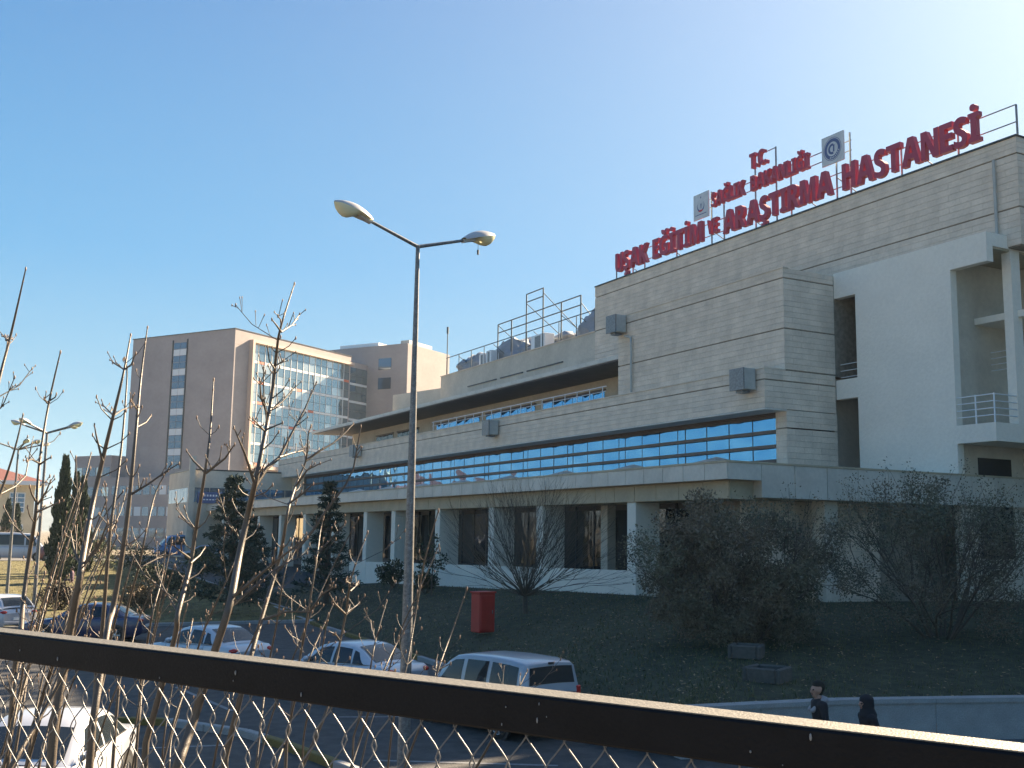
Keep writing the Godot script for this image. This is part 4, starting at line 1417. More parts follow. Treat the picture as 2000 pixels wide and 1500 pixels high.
	[[1.586,-0.050,-5.669,0.0058,1.525,3.001,-5.451,0.0046,1.588,3.233,-5.468,0.0044,1.614,3.495,-5.288,0.0039,1.687,3.738,-5.228,0.0036,1.825,3.977,-5.321,0.0033,1.927,4.231,-5.239,0.0027], [
	]],
	[[0.552,-0.050,-5.084,0.0057,0.531,3.189,-4.889,0.0045,0.538,3.313,-4.921,0.0042,0.536,3.470,-4.735,0.0037,0.562,3.608,-4.635,0.0032,0.596,3.725,-4.730,0.0029,0.616,3.858,-4.687,0.0023], [
	]],
	[[0.302,-0.050,-4.619,0.0052,0.290,3.293,-4.441,0.0042,0.311,3.434,-4.375,0.0038,0.316,3.574,-4.314,0.0034,0.349,3.687,-4.475,0.0031,0.395,3.817,-4.572,0.0028,0.423,3.964,-4.463,0.0022], [
	]],
	[[0.555,-0.050,-6.287,0.0078,0.533,2.973,-6.045,0.0063,0.570,3.247,-6.241,0.0059,0.618,3.559,-6.310,0.0054,0.634,3.892,-6.211,0.0047,0.694,4.224,-6.276,0.0040,0.775,4.580,-6.466,0.0032], [
	]],
	[[1.048,-0.050,-5.367,0.0083,1.008,3.099,-5.161,0.0066,1.059,3.293,-5.199,0.0060,1.150,3.481,-5.345,0.0055,1.197,3.702,-5.288,0.0046,1.256,3.927,-5.165,0.0037,1.361,4.147,-5.259,0.0026], [
	]],
	[[1.424,-0.050,-4.422,0.0051,1.369,3.239,-4.252,0.0041,1.328,3.378,-4.125,0.0037,1.315,3.506,-4.028,0.0033,1.373,3.603,-4.136,0.0030,1.400,3.716,-4.155,0.0026,1.363,3.846,-3.994,0.0020], [
	]],
	[[1.771,-0.050,-4.355,0.0054,1.703,3.223,-4.188,0.0043,1.668,3.445,-4.054,0.0039,1.725,3.637,-4.075,0.0035,1.814,3.828,-4.207,0.0033,1.821,4.041,-4.148,0.0028,1.823,4.251,-4.023,0.0021], [
	]],
	[[0.382,-0.050,-5.343,0.0057,0.368,3.157,-5.137,0.0046,0.390,3.407,-5.082,0.0042,0.432,3.656,-5.033,0.0038,0.492,3.895,-5.205,0.0035,0.560,4.158,-5.311,0.0032,0.625,4.429,-5.209,0.0025], [
	]],
	[[0.471,-0.050,-5.418,0.0087,0.453,3.136,-5.209,0.0069,0.473,3.356,-5.013,0.0060,0.514,3.540,-5.028,0.0053,0.597,3.725,-5.086,0.0046,0.646,3.929,-4.920,0.0036,0.695,4.125,-4.764,0.0023], [
	]],
	[[1.421,-0.050,-4.790,0.0072,1.366,3.173,-4.606,0.0058,1.450,3.283,-4.735,0.0054,1.454,3.437,-4.660,0.0047,1.463,3.591,-4.552,0.0040,1.555,3.721,-4.653,0.0033,1.644,3.862,-4.725,0.0024], [
	]],
	[[0.724,-0.050,-5.404,0.0095,0.696,3.118,-5.196,0.0076,0.696,3.317,-5.125,0.0067,0.747,3.489,-5.238,0.0059,0.765,3.686,-5.209,0.0050,0.776,3.891,-5.027,0.0038,0.819,4.084,-5.027,0.0025], [
	]],
	[[0.523,-0.050,-6.044,0.0089,0.502,3.019,-5.811,0.0072,0.528,3.282,-5.696,0.0063,0.570,3.542,-5.558,0.0055,0.630,3.781,-5.645,0.0048,0.692,4.035,-5.693,0.0040,0.746,4.294,-5.523,0.0027], [
	]],
	[[0.878,-0.050,-5.358,0.0055,0.844,3.114,-5.151,0.0044,0.855,3.309,-5.006,0.0040,0.882,3.473,-5.042,0.0037,0.939,3.631,-5.183,0.0035,0.959,3.815,-5.118,0.0031,0.981,3.999,-4.996,0.0025], [
	]],
	[[1.098,-0.050,-4.579,0.0062,1.056,3.237,-4.403,0.0050,1.044,3.386,-4.272,0.0044,1.098,3.499,-4.332,0.0040,1.155,3.610,-4.467,0.0036,1.191,3.749,-4.378,0.0030,1.203,3.888,-4.279,0.0022], [
	]],
	[[1.183,-0.050,-6.057,0.0061,1.137,2.963,-5.825,0.0048,1.116,3.146,-5.691,0.0044,1.149,3.290,-5.775,0.0042,1.169,3.448,-5.794,0.0038,1.143,3.628,-5.613,0.0033,1.160,3.791,-5.543,0.0028], [
	]],
	[[0.462,-0.050,-5.928,0.0071,0.444,3.045,-5.700,0.0057,0.517,3.262,-5.710,0.0052,0.554,3.505,-5.561,0.0046,0.621,3.727,-5.586,0.0041,0.732,3.954,-5.722,0.0036,0.820,4.197,-5.650,0.0028], [
	]],
	[[0.719,-0.050,-5.221,0.0054,0.691,3.151,-5.020,0.0043,0.716,3.306,-4.989,0.0040,0.736,3.476,-4.842,0.0036,0.793,3.617,-4.901,0.0033,0.844,3.761,-5.021,0.0030,0.885,3.925,-4.915,0.0024], [
	]],
	[[0.472,-0.050,-6.178,0.0103,0.454,2.999,-5.940,0.0082,0.478,3.263,-5.955,0.0074,0.508,3.522,-6.078,0.0066,0.544,3.809,-5.989,0.0055,0.589,4.095,-5.845,0.0043,0.667,4.383,-5.922,0.0029], [
	]],
	[[2.193,-0.050,-5.795,0.0066,2.109,2.929,-5.572,0.0053,2.163,3.152,-5.581,0.0049,2.284,3.365,-5.678,0.0046,2.313,3.611,-5.584,0.0041,2.356,3.858,-5.425,0.0035,2.487,4.096,-5.471,0.0029], [
	]],
	[[1.780,-0.050,-4.824,0.0070,1.712,3.138,-4.639,0.0056,1.781,3.257,-4.707,0.0052,1.775,3.415,-4.581,0.0045,1.819,3.553,-4.558,0.0039,1.943,3.675,-4.694,0.0034,2.023,3.820,-4.674,0.0025], [
	]],
	[[1.096,-0.050,-5.434,0.0059,1.054,3.083,-5.225,0.0048,1.079,3.192,-5.338,0.0045,1.118,3.318,-5.381,0.0042,1.091,3.473,-5.227,0.0036,1.097,3.611,-5.188,0.0032,1.142,3.733,-5.319,0.0026], [
	]],
	[[0.377,-0.050,-5.441,0.0070,0.362,3.139,-5.232,0.0056,0.396,3.356,-5.189,0.0051,0.445,3.554,-5.323,0.0047,0.489,3.779,-5.296,0.0041,0.524,4.010,-5.132,0.0033,0.583,4.236,-5.163,0.0025], [
	]],
	[[0.331,-0.050,-4.720,0.0068,0.318,3.273,-4.538,0.0054,0.330,3.423,-4.467,0.0048,0.353,3.549,-4.557,0.0044,0.357,3.701,-4.471,0.0037,0.358,3.857,-4.268,0.0029,0.384,3.994,-4.271,0.0021], [
	]],
]

# ---------------------------------------------------------------- vehicles
# front of every vehicle at -z, origin on the ground in the middle
func lerp_tab(tab: Array, z: float, k: int) -> float:
	if z <= tab[0][0]:
		return tab[0][k]
	for i in tab.size() - 1:
		if z <= tab[i + 1][0]:
			return lerpf(tab[i][k], tab[i + 1][k], (z - tab[i][0]) / (tab[i + 1][0] - tab[i][0]))
	return tab[-1][k]
func make_vehicle(o: Node3D, kind: String, paint: Material) -> void:
	# body: [z, half width, bottom, deck]; cabin: [z, belt, top, half width at belt, half width at top]
	var body: Array; var cab: Array; var wins: Array; var wz: Array; var wr := 0.31; var fz: Array; var rz: Array
	match kind:
		"sedan":
			body = [[-2.2, 0.62, 0.36, 0.58], [-2.14, 0.74, 0.28, 0.68], [-1.9, 0.82, 0.24, 0.77], [-1.5, 0.855, 0.2, 0.83], [-0.95, 0.865, 0.19, 0.91], [0.0, 0.87, 0.19, 0.93], [1.1, 0.865, 0.19, 0.97], [1.6, 0.85, 0.2, 0.985], [2.0, 0.82, 0.26, 0.97], [2.14, 0.76, 0.32, 0.92], [2.2, 0.66, 0.38, 0.80]]
			cab = [[-1.05, 0.90, 0.905, 0.80, 0.74], [-0.7, 0.90, 1.12, 0.81, 0.70], [-0.3, 0.91, 1.34, 0.82, 0.645], [0.0, 0.92, 1.41, 0.825, 0.63], [0.45, 0.93, 1.435, 0.825, 0.625], [0.85, 0.95, 1.405, 0.82, 0.62], [1.15, 0.97, 1.31, 0.81, 0.63], [1.45, 0.98, 1.13, 0.79, 0.67], [1.72, 0.98, 0.985, 0.76, 0.70]]
			wins = [[-0.72, -0.25, 0.22, 0.22], [0.30, 0.30, 0.95, 0.86], [1.0, 0.95, 1.36, 1.10]]
			wz = [-1.35, 1.28]; fz = [-0.95, -0.36]; rz = [0.98, 1.62]
		"hatch":
			body = [[-1.95, 0.62, 0.36, 0.62], [-1.88, 0.74, 0.28, 0.72], [-1.6, 0.82, 0.22, 0.84], [-1.0, 0.85, 0.2, 0.95], [0.0, 0.86, 0.2, 0.98], [1.2, 0.85, 0.2, 1.02], [1.75, 0.82, 0.26, 1.02], [1.9, 0.75, 0.34, 0.95], [1.95, 0.66, 0.4, 0.82]]
			cab = [[-1.05, 0.94, 0.945, 0.79, 0.74], [-0.7, 0.94, 1.18, 0.8, 0.70], [-0.3, 0.95, 1.40, 0.81, 0.65], [0.1, 0.97, 1.48, 0.81, 0.64], [0.8, 1.0, 1.50, 0.81, 0.63], [1.3, 1.02, 1.46, 0.8, 0.62], [1.6, 1.02, 1.30, 0.79, 0.63], [1.86, 1.02, 1.03, 0.76, 0.68]]
			wins = [[-0.7, -0.25, 0.25, 0.25], [0.33, 0.33, 1.0, 0.96], [1.08, 1.04, 1.55, 1.32]]
			wz = [-1.22, 1.22]; fz = [-0.95, -0.36]; rz = [1.42, 1.80]
		"van":
			body = [[-2.1, 0.64, 0.36, 0.66], [-2.04, 0.76, 0.3, 0.80], [-1.8, 0.84, 0.25, 0.92], [-1.35, 0.87, 0.22, 1.02], [-0.9, 0.88, 0.22, 1.06], [0.5, 0.88, 0.22, 1.06], [1.9, 0.88, 0.24, 1.06], [2.08, 0.86, 0.30, 1.05], [2.14, 0.82, 0.36, 1.02]]
			cab = [[-1.42, 1.02, 1.025, 0.82, 0.76], [-1.1, 1.03, 1.28, 0.83, 0.74], [-0.75, 1.04, 1.58, 0.84, 0.71], [-0.45, 1.05, 1.73, 0.85, 0.70], [0.0, 1.05, 1.79, 0.855, 0.70], [0.8, 1.05, 1.815, 0.855, 0.70], [1.5, 1.05, 1.80, 0.855, 0.70], [1.95, 1.05, 1.755, 0.85, 0.70], [2.05, 1.05, 1.70, 0.845, 0.70], [2.13, 1.05, 1.06, 0.82, 0.78]]
			wins = [[-1.02, -0.62, -0.12, -0.12], [0.02, 0.02, 0.80, 0.80], [0.92, 0.92, 1.86, 1.82]]
			wz = [-1.38, 1.32]; fz = [-1.30, -0.68]; rz = [2.057, 2.105]
		"minibus":
			body = [[-2.9, 0.7, 0.4, 0.9], [-2.82, 0.86, 0.32, 1.0], [-2.5, 0.95, 0.28, 1.12], [-2.0, 0.98, 0.26, 1.25], [0.0, 0.99, 0.26, 1.3], [2.6, 0.99, 0.28, 1.3], [2.85, 0.96, 0.34, 1.28], [2.9, 0.92, 0.4, 1.22]]
			cab = [[-2.4, 1.15, 1.16, 0.92, 0.88], [-2.05, 1.2, 1.6, 0.94, 0.86], [-1.6, 1.25, 2.15, 0.95, 0.83], [-1.2, 1.28, 2.38, 0.96, 0.82], [0.0, 1.3, 2.46, 0.965, 0.82], [2.4, 1.3, 2.44, 0.96, 0.82], [2.75, 1.3, 2.36, 0.95, 0.82], [2.88, 1.28, 1.3, 0.92, 0.88]]
			wins = [[-1.85, -1.45, -0.85, -0.85], [-0.72, -0.72, 0.35, 0.35], [0.45, 0.45, 1.5, 1.5], [1.6, 1.6, 2.62, 2.58]]
			wz = [-1.85, 1.55]; wr = 0.35; fz = [-2.25, -1.55]; rz = [2.78, 2.85]
	# lower body
	var g := Geo.new()
	var rows := []
	for q in body:
		var w: float = q[1]; var yb: float = q[2]; var yd: float = q[3]
		var half := [[0.86 * w, yb], [0.97 * w, yb + 0.09], [w, lerpf(yb, yd, 0.45)], [0.985 * w, lerpf(yb, yd, 0.78)], [0.95 * w, yd - 0.045], [0.88 * w, yd - 0.005], [0.5 * w, yd + 0.012], [0.0, yd + 0.018]]
		var row := PackedVector3Array()
		for k in half.size():
			row.append(Vector3(half[k][0], half[k][1], q[0]))
		for k in range(half.size() - 2, -1, -1):
			row.append(Vector3(-half[k][0], half[k][1], q[0]))
		rows.append(row)
	rows.reverse()
	g.grid(rows)
	for e in [0, rows.size() - 1]:
		var cc := Vector3.ZERO
		for pnt in rows[e]:
			cc += pnt
		cc /= rows[e].size()
		for k in rows[e].size():
			var a: Vector3 = rows[e][k]; var b: Vector3 = rows[e][(k + 1) % rows[e].size()]
			if e == 0:
				g.ftri(cc, a, b)
			else:
				g.ftri(cc, b, a)
	part("body", g, paint, o)
	# cabin
	var side := func(z: float, v: float, out: float) -> Vector3:
		var yb: float = lerp_tab(cab, z, 1); var yt: float = lerp_tab(cab, z, 2) - 0.05
		var wb: float = lerp_tab(cab, z, 3); var wt: float = lerp_tab(cab, z, 4)
		return Vector3(lerpf(wb, wt, v) + sin(v * PI) * 0.02 + out, lerpf(yb, yt, v), z)
	g = Geo.new()
	rows = []
	for q in cab:
		var row := PackedVector3Array()
		var half := []
		for v in [0.0, 0.25, 0.5, 0.75, 1.0]:
			half.append(side.call(q[0], v, 0.0))
		half.append(Vector3(q[4] - 0.05, q[2] - 0.012, q[0]))
		half.append(Vector3(q[4] * 0.6, q[2] + 0.012, q[0]))
		half.append(Vector3(0, q[2] + 0.022, q[0]))
		for pnt in half:
			row.append(pnt)
		for k in range(half.size() - 2, -1, -1):
			row.append(Vector3(-half[k].x, half[k].y, half[k].z))
		rows.append(row)
	rows.reverse()
	g.grid(rows)
	part("cabin", g, paint, o)
	# side windows
	for sgn in [1.0, -1.0]:
		for q in wins: # bottom front, top front, top rear, bottom rear given as [zb0, zt0, zb1, zt1]
			var wg := Geo.new()
			var wr2 := []
			for a in 5:
				var v := 0.10 + 0.80 * a / 4.0
				var z0: float = lerpf(q[0], q[1], a / 4.0); var z1: float = lerpf(q[2], q[3], a / 4.0)
				var row := PackedVector3Array()
				for b in 7:
					var pt: Vector3 = side.call(lerpf(z0, z1, b / 6.0), v, 0.006)
					pt.x *= sgn
					row.append(pt)
				wr2.append(row)
			wg.grid(wr2)
			part("side_window", wg, M.car_glass, o)
	# front and rear screens
	for q in [[fz, "windscreen"], [rz, "rear_window"]]:
		var wg := Geo.new()
		var wr2 := []
		for a in 7:
			var z: float = lerpf(q[0][0], q[0][1], a / 6.0)
			var row := PackedVector3Array()
			var yt: float = lerp_tab(cab, z, 2); var wt: float = lerp_tab(cab, z, 4) - 0.08
			for b in 9:
				var u := -1.0 + 2.0 * b / 8.0
				row.append(Vector3(u * wt, yt + 0.020 * (1 - u * u) + 0.006, z + (-0.006 if q[1] == "windscreen" else 0.006)))
			wr2.append(row)
		wr2.reverse()
		wg.grid(wr2)
		part(q[1], wg, M.car_glass, o)
	# wheels
	for z in wz:
		for sgn in [-1.0, 1.0]:
			var w0 := lerp_tab(body, z, 1)
			var ar := Geo.new()
			ar.lathe(Vector3.ZERO, [[wr + 0.07, 0.0], [wr + 0.07, 0.012], [0.0, 0.012]], 20)
			var bs := Basis(Vector3(0, 0, 1), Vector3(sgn, 0, 0), Vector3(0, sgn, 0))
			put("wheel_arch", ar.mesh(), M.car_black, o, Vector3(sgn * (w0 - 0.004), wr + 0.01, z), bs)
			var ty := Geo.new()
			ty.lathe(Vector3.ZERO, [[wr * 0.62, 0.0], [wr * 0.94, -0.01], [wr, -0.05], [wr, -0.15], [wr * 0.94, -0.19], [wr * 0.6, -0.19]], 22)
			var tyre := put("wheel", ty.mesh(), M.tyre, o, Vector3(sgn * (w0 + 0.03), wr, z), bs)
			var rm := Geo.new()
			rm.lathe(Vector3(0, -0.02, 0), [[wr * 0.58, 0.0], [wr * 0.64, 0.02], [wr * 0.66, -0.005]], 22)
			for k in 5:
				var t := TAU * k / 5.0
				rm.bar(Vector3(cos(t) * 0.03, -0.012, sin(t) * 0.03), Vector3(cos(t), -0.02, sin(t)) * Vector3(wr * 0.6, 1, wr * 0.6), 0.05, 0.02)
			rm.lathe(Vector3(0, -0.02, 0), [[0.06, 0.0], [0.05, 0.022], [0.0, 0.024]], 12)
			put("rim", rm.mesh(), M.rim, tyre)
	# lamps, bumper strips, mirrors, handles
	var z0: float = body[0][0]; var z1: float = body[-1][0]
	for sgn in [-1.0, 1.0]:
		var l := Geo.new()
		l.ellipsoid(Vector3(sgn * body[2][1] * 0.74, body[2][3] - 0.08, body[1][0] + 0.07), Vector3(0.16, 0.07, 0.12))
		part("headlight", l, M.head_lens, o)
		l = Geo.new()
		if kind == "van" or kind == "minibus":
			l.cbox(Vector3(sgn * (body[-1][1] - 0.03), 0.98, z1 - 0.04), Vector3(0.12, 0.42, 0.1), 0.02)
		else:
			l.ellipsoid(Vector3(sgn * body[-2][1] * 0.82, body[-2][3] - 0.08, body[-2][0] - 0.05), Vector3(0.15, 0.08, 0.13))
		part("tail_light", l, M.tail_red, o)
		l = Geo.new()
		var mp: Vector3 = side.call(wins[0][0] + 0.12, 0.1, 0.09)
		l.ellipsoid(Vector3(sgn * mp.x, mp.y + 0.06, mp.z), Vector3(0.10, 0.07, 0.06))
		part("mirror", l, paint, o)
		for k in 2:
			l = Geo.new()
			var hz: float = wins[k][2] - 0.1
			l.cbox(Vector3(sgn * (lerp_tab(body, hz, 1) * 0.985 + 0.006), lerp_tab(body, hz, 3) - 0.12, hz), Vector3(0.03, 0.03, 0.17), 0.008)
			part("door_handle", l, paint, o)
	for sgn in [-1.0, 1.0]:
		for q in [wins[0][0] - 0.06, wins[1][0] - 0.045, wins[1][2] + 0.05]:
			var w: float = lerp_tab(body, q, 1); var yb: float = lerp_tab(body, q, 2); var yd: float = lerp_tab(body, q, 3)
			var sp := PackedVector3Array(); var sr := PackedFloat32Array()
			for pt in [[0.972, yb + 0.09], [1.0, lerpf(yb, yd, 0.45)], [0.985, lerpf(yb, yd, 0.78)], [0.95, yd - 0.045]]:
				sp.append(Vector3(sgn * w * pt[0], pt[1], q)); sr.append(0.006)
			var sg := Geo.new()
			sg.tube(sp, sr, 5)
			part("door_seam", sg, M.car_black, o)
		var wl := Geo.new()
		for k in wins.size():
			wl.bar(side.call(wins[k][0], 0.075, 0.008) * Vector3(sgn, 1, 1), side.call(wins[k][2], 0.075, 0.008) * Vector3(sgn, 1, 1), 0.012, 0.018)
		part("window_trim", wl, M.car_black, o)
	var bp := Geo.new()
	bp.cbox(Vector3(0, 0.45, z0 + 0.03), Vector3(body[1][1] * 1.7, 0.10, 0.10), 0.03)
	bp.cbox(Vector3(0, 0.48, z1 - 0.03), Vector3(body[-2][1] * 1.7, 0.12, 0.10), 0.03)
	part("bumper", bp, M.car_black if kind == "van" else paint, o)
	var pl := Geo.new()
	pl.box(Vector3(0, 0.62, z1 + 0.012), Vector3(0.52, 0.11, 0.012))
	part("number_plate", pl, M.white_band, o)
	if kind == "van":
		for sgn in [-1.0, 1.0]:
			var tr := Geo.new()
			tr.cbox(Vector3(sgn * 0.89, 0.52, -0.02), Vector3(0.03, 0.06, 1.9), 0.01)
			part("side_moulding", tr, M.grey_metal, o)
		var bl := Geo.new()
		bl.cbox(Vector3(0, 1.735, 2.07), Vector3(0.16, 0.05, 0.05), 0.01)
		part("brake_light", bl, M.car_black, o)

func build_vehicles() -> void:
	var v := thing("silver_van", "silver passenger van parked facing away beside the tall lamp post", "van", Vector3(11.25, 0, -21.75), 0.20)
	make_vehicle(v, "van", M.paint_silver)
	v.scale = Vector3(0.93, 0.90, 0.95)
	v = thing("parked_car", "white saloon parked between the silver van and another white saloon", "car", Vector3(9.85, 0, -27.2), 0.42, "white saloons parked below the bank")
	make_vehicle(v, "sedan", M.paint_white)
	v = thing("parked_car", "white saloon parked farther along the bank, next to the saplings", "car", Vector3(7.55, 0, -33.2), 0.42, "white saloons parked below the bank")
	make_vehicle(v, "sedan", M.paint_white)
	v = thing("parked_car", "dark navy saloon parked at the edge of the dry lawn", "car", Vector3(5.6, 0, -44.2), 1.15)
	make_vehicle(v, "sedan", M.paint_navy)
	v = thing("parked_car", "white hatchback with red tail lights parked behind the navy saloon", "car", Vector3(2.6, 0.05, -49.0), 0.45)
	make_vehicle(v, "hatch", M.paint_white)
	v = thing("parked_car", "white car standing right below the footbridge fence", "car", Vector3(1.75, 0, -17.8), PI - 0.45)
	make_vehicle(v, "sedan", M.paint_white)
	v = thing("minibus", "white minibus stopped on the road beyond the dry lawn", "minibus", Vector3(7.0, gh(0, -106.0) + 0.03, -106.5), -PI / 2 - 0.12)
	make_vehicle(v, "minibus", M.paint_white)
	v = thing("minibus", "white and blue minibus parked in front of the low pink wing", "minibus", Vector3(24.5, gh(0, -122.0), -122.0), PI / 2)
	make_vehicle(v, "minibus", M.paint_blue)
	v = thing("parked_car", "light hatchback parked beside the annex corner", "car", Vector3(24.6, gh(0, -112.0), -112.0), PI / 2 - 0.3)
	make_vehicle(v, "hatch", M.paint_silver)
	v = thing("parked_car", "maroon hatchback on the road in front of the minibus", "car", Vector3(10.6, gh(0, -103.9) + 0.03, -104.2), -PI / 2)
	make_vehicle(v, "hatch", M.paint_maroon)

# ---------------------------------------------------------------- street furniture
func lamp_head(parent: Node, at: Vector3, dir: Vector3) -> void: # dir: outwards along the arm
	var f := dir.normalized()
	var r := f.cross(Vector3.UP).normalized()
	var u := r.cross(f)
	var b := Basis(f, u, r)
	var rows := []
	var m := 9
	for half in [0, 1]:
		var g := Geo.new()
		rows = []
		for i in m + 1:
			var t := i / float(m)
			var w := 0.06 + 0.105 * pow(sin(PI * clampf(t * 0.86 + 0.10, 0, 1)), 0.8)
			if i == m:
				w = 0.02
			var hgt := (0.13 if half == 0 else (0.0 if t < 0.35 else 0.14 * sin(PI * (t - 0.35) / 0.65) + 0.005)) * (sin(PI * clampf(t * 0.8 + 0.12, 0, 1)) if half == 0 else 1.0)
			var row := PackedVector3Array()
			for k in 9:
				var a := PI * k / 8.0
				var y := sin(a) * hgt * (1.0 if half == 0 else -1.0)
				var x := cos(a) * w
				row.append(at + b * Vector3(t * 0.66, y, x if half == 0 else -x))
			rows.append(row)
		g.grid(rows)
		part("lamp_shell" if half == 0 else "lamp_bowl", g, M.lamp_shell if half == 0 else M.lamp_bowl, parent, parent.position)
	var g2 := Geo.new()
	for i in m:
		pass
	g2.box(at + b * Vector3(0.1, -0.01, 0), Vector3(0.24, 0.05, 0.1), b)
	part("lamp_neck", g2, M.lamp_shell, parent, parent.position)
func lamp_post(label: String, base: Vector3, top: float, arms: Array, arm_len: float, rise: float, r0: float, r1: float, hang := false) -> void:
	var L := thing("street_lamp", label, "street lamp", base, 0, "street lamps of the hospital car park")
	var g := Geo.new()
	var pts := PackedVector3Array(); var rr := PackedFloat32Array()
	for i in 7:
		pts.append(base + Vector3(0, top * i / 6.0, 0))
		rr.append(lerpf(r0, r1, i / 6.0))
	g.tube(pts, rr, 14)
	part("pole", g, M.galv, L, base)
	g = Geo.new()
	g.cbox(base + Vector3(0, 0.02, 0), Vector3(0.4, 0.04, 0.4), 0.008)
	part("base_plate", g, M.galv, L, base)
	for q in arms:
		var d := Vector3(q[0], 0, q[1]).normalized()
		var a := base + Vector3(0, top - 0.02, 0)
		var e := a + d * arm_len + Vector3(0, rise, 0)
		g = Geo.new()
		g.rod(a, e, r1 * 0.95, 10, r1 * 0.75)
		part("arm", g, M.galv, L, base)
		lamp_head(L, e - (e - a).normalized() * 0.1, (e - a).normalized())
	if hang:
		var d := Vector3(arms[1][0], 0, arms[1][1]).normalized()
		var e := base + Vector3(0, top + rise, 0) + d * (arm_len + 0.2)
		g = Geo.new()
		g.rod(e, e - Vector3(0, 0.16, 0), 0.004, 4)
		g.rod(e - Vector3(0, 0.16, 0), e - Vector3(0, 0.24, 0), 0.018, 6)
		part("hanging_fitting", g, M.car_black, L, base)

func build_furniture() -> void:
	# the tall lamp post: arms along the direction that comes nearer to the left
	lamp_post("tall galvanised lamp post with two arms beside the silver van", Vector3(6.62, 0, -15.67), 8.80, [[-0.943, 0.133], [0.943, -0.133]], 0.98, 0.29, 0.105, 0.032, true)
	lamp_post("four-armed lamp post on the edge of the dry lawn, in front of the cypresses", Vector3(4.48, gh(0, -53.8), -53.8), 8.55, [[-0.6, 0.45], [-0.85, -0.2], [0.8, -0.4], [0.75, 0.35]], 1.05, 0.34, 0.10, 0.05)
	lamp_post("four-armed lamp post farther off in front of the cream house", Vector3(4.2, gh(0, -67.9), -67.86), 8.3, [[-0.9, 0.3], [0.2, 1.0], [0.9, -0.3], [0.6, 0.9]], 1.25, 0.34, 0.10, 0.05)
	var R := thing("red_cabinet", "bright red upright fire hose cabinet on the shaded bank", "cabinet", Vector3(17.6, lawn_y(17.6, -34.8), -34.8), 0.25)
	var g := Geo.new()
	g.cbox(Vector3(0, 0.72, 0), Vector3(0.72, 1.36, 0.5), 0.03)
	part("casing", g, M.red_box, R)
	g = Geo.new()
	g.cbox(Vector3(-0.02, 0.72, 0.26), Vector3(0.6, 1.22, 0.03), 0.01)
	var dr := part("door", g, M.red_box, R)
	g = Geo.new()
	g.cbox(Vector3(0.2, 0.75, 0.285), Vector3(0.03, 0.12, 0.03), 0.008)
	part("handle", g, M.grey_metal, dr)
	g = Geo.new()
	g.cbox(Vector3(0, 1.43, 0), Vector3(0.78, 0.06, 0.56), 0.015)
	part("cap", g, M.red_box, R)
	var P := thing("marker_post", "slim grey two-tone post standing behind the tall lamp post", "post", Vector3(9.34, 0.0, -22.11), 0.3)
	g = Geo.new()
	g.cbox(Vector3(0, 0.7, 0), Vector3(0.13, 1.4, 0.13), 0.012)
	part("lower_post", g, M.white_band, P)
	g = Geo.new()
	g.cbox(Vector3(-0.01, 2.15, 0), Vector3(0.155, 1.5, 0.16), 0.012)
	part("upper_post", g, M.grey_metal, P)
	# planters
	var k := 0
	for q in [[16.75, -19.0, 0.86, 0.5], [18.2, -21.4, 0.8, 0.7]]:
		var y := lawn_y(q[0], q[1])
		var pl := thing("stone_planter", ["square stone planter on the bank, nearer to the retaining wall", "square stone planter higher on the bank, close to the big shrub"][k], "planter", Vector3(q[0], y, q[1]), q[3], "stone planters on the bank")
		var s: float = q[2]
		for a in 4:
			g = Geo.new()
			g.cbox(Vector3(0, 0.15, s * 0.5 - 0.05), Vector3(s if a % 2 == 0 else s - 0.21, 0.34, 0.10), 0.03)
			put("side_slab", g.mesh(), M.planter, pl, Vector3.ZERO, Basis(Vector3.UP, a * PI / 2))
		g = Geo.new()
		g.box(Vector3(0, 0.1, 0), Vector3(s - 0.22, 0.2, s - 0.22))
		part("soil", g, M.soil, pl)
		k += 1
	# retaining wall
	var W := thing("retaining_wall", "low grey concrete retaining wall behind the two walkers", "wall", Vector3(16.7, 0, -16.9))
	var pts := [Vector3(12.94, 0, -17.25), Vector3(14.75, 0, -17.05), Vector3(16.69, 0, -16.8), Vector3(18.7, 0, -16.18), Vector3(20.72, 0, -15.55), Vector3(23.5, 0, -14.65), Vector3(26.5, 0, -13.65), Vector3(30.0, 0, -12.5)]
	for i in pts.size() - 1:
		var a: Vector3 = pts[i]; var b: Vector3 = pts[i + 1]
		var f := (b - a).normalized(); var s := Vector3.UP.cross(f).normalized() * 0.13
		a += f * 0.006; b -= f * 0.006
		g = Geo.new()
		var h := [a + s, b + s, b - s, a - s]
		var hh := []
		for q in h: hh.append(q + Vector3(0, -0.1, 0))
		for q in h: hh.append(q + Vector3(0, 0.88, 0))
		g.hexa(hh)
		part("wall_section", g, M.concrete, W, W.position)
		g = Geo.new()
		hh = []
		var s2 := s * 1.35
		var h2 := [a + s2, b + s2, b - s2, a - s2]
		for q in h2: hh.append(q + Vector3(0, 0.882, 0))
		for q in h2: hh.append(q + Vector3(0, 0.97, 0))
		g.hexa(hh)
		part("wall_cap", g, M.concrete, W, W.position)
	# lower barrier wall at the far right of the bank
	# footbridge, railing and mesh fence
	var d := Vector3(0.4426, 0, 0.8967); var nn := Vector3(0.8967, 0, -0.4426)
	var o := Vector3(0.19, 3.87, -3.31)
	g = Geo.new()
	var bs := Basis(d, Vector3.UP, d.cross(Vector3.UP)) # z = d x up
	g.box(o + d * 2.6 + nn * -1.15 + Vector3(0, -1.32, 0), Vector3(14.0, 0.3, 2.6), bs)
	struct("footbridge", g, M.deck)
	var F := thing("bridge_railing", "dark square-tube railing with hooked wire mesh along the footbridge", "railing", o + Vector3(0, -1.17, 0))
	g = Geo.new()
	var gg := Geo.new()
	gg.cbox(Vector3.ZERO, Vector3(9.0, 0.07, 0.075), 0.004)
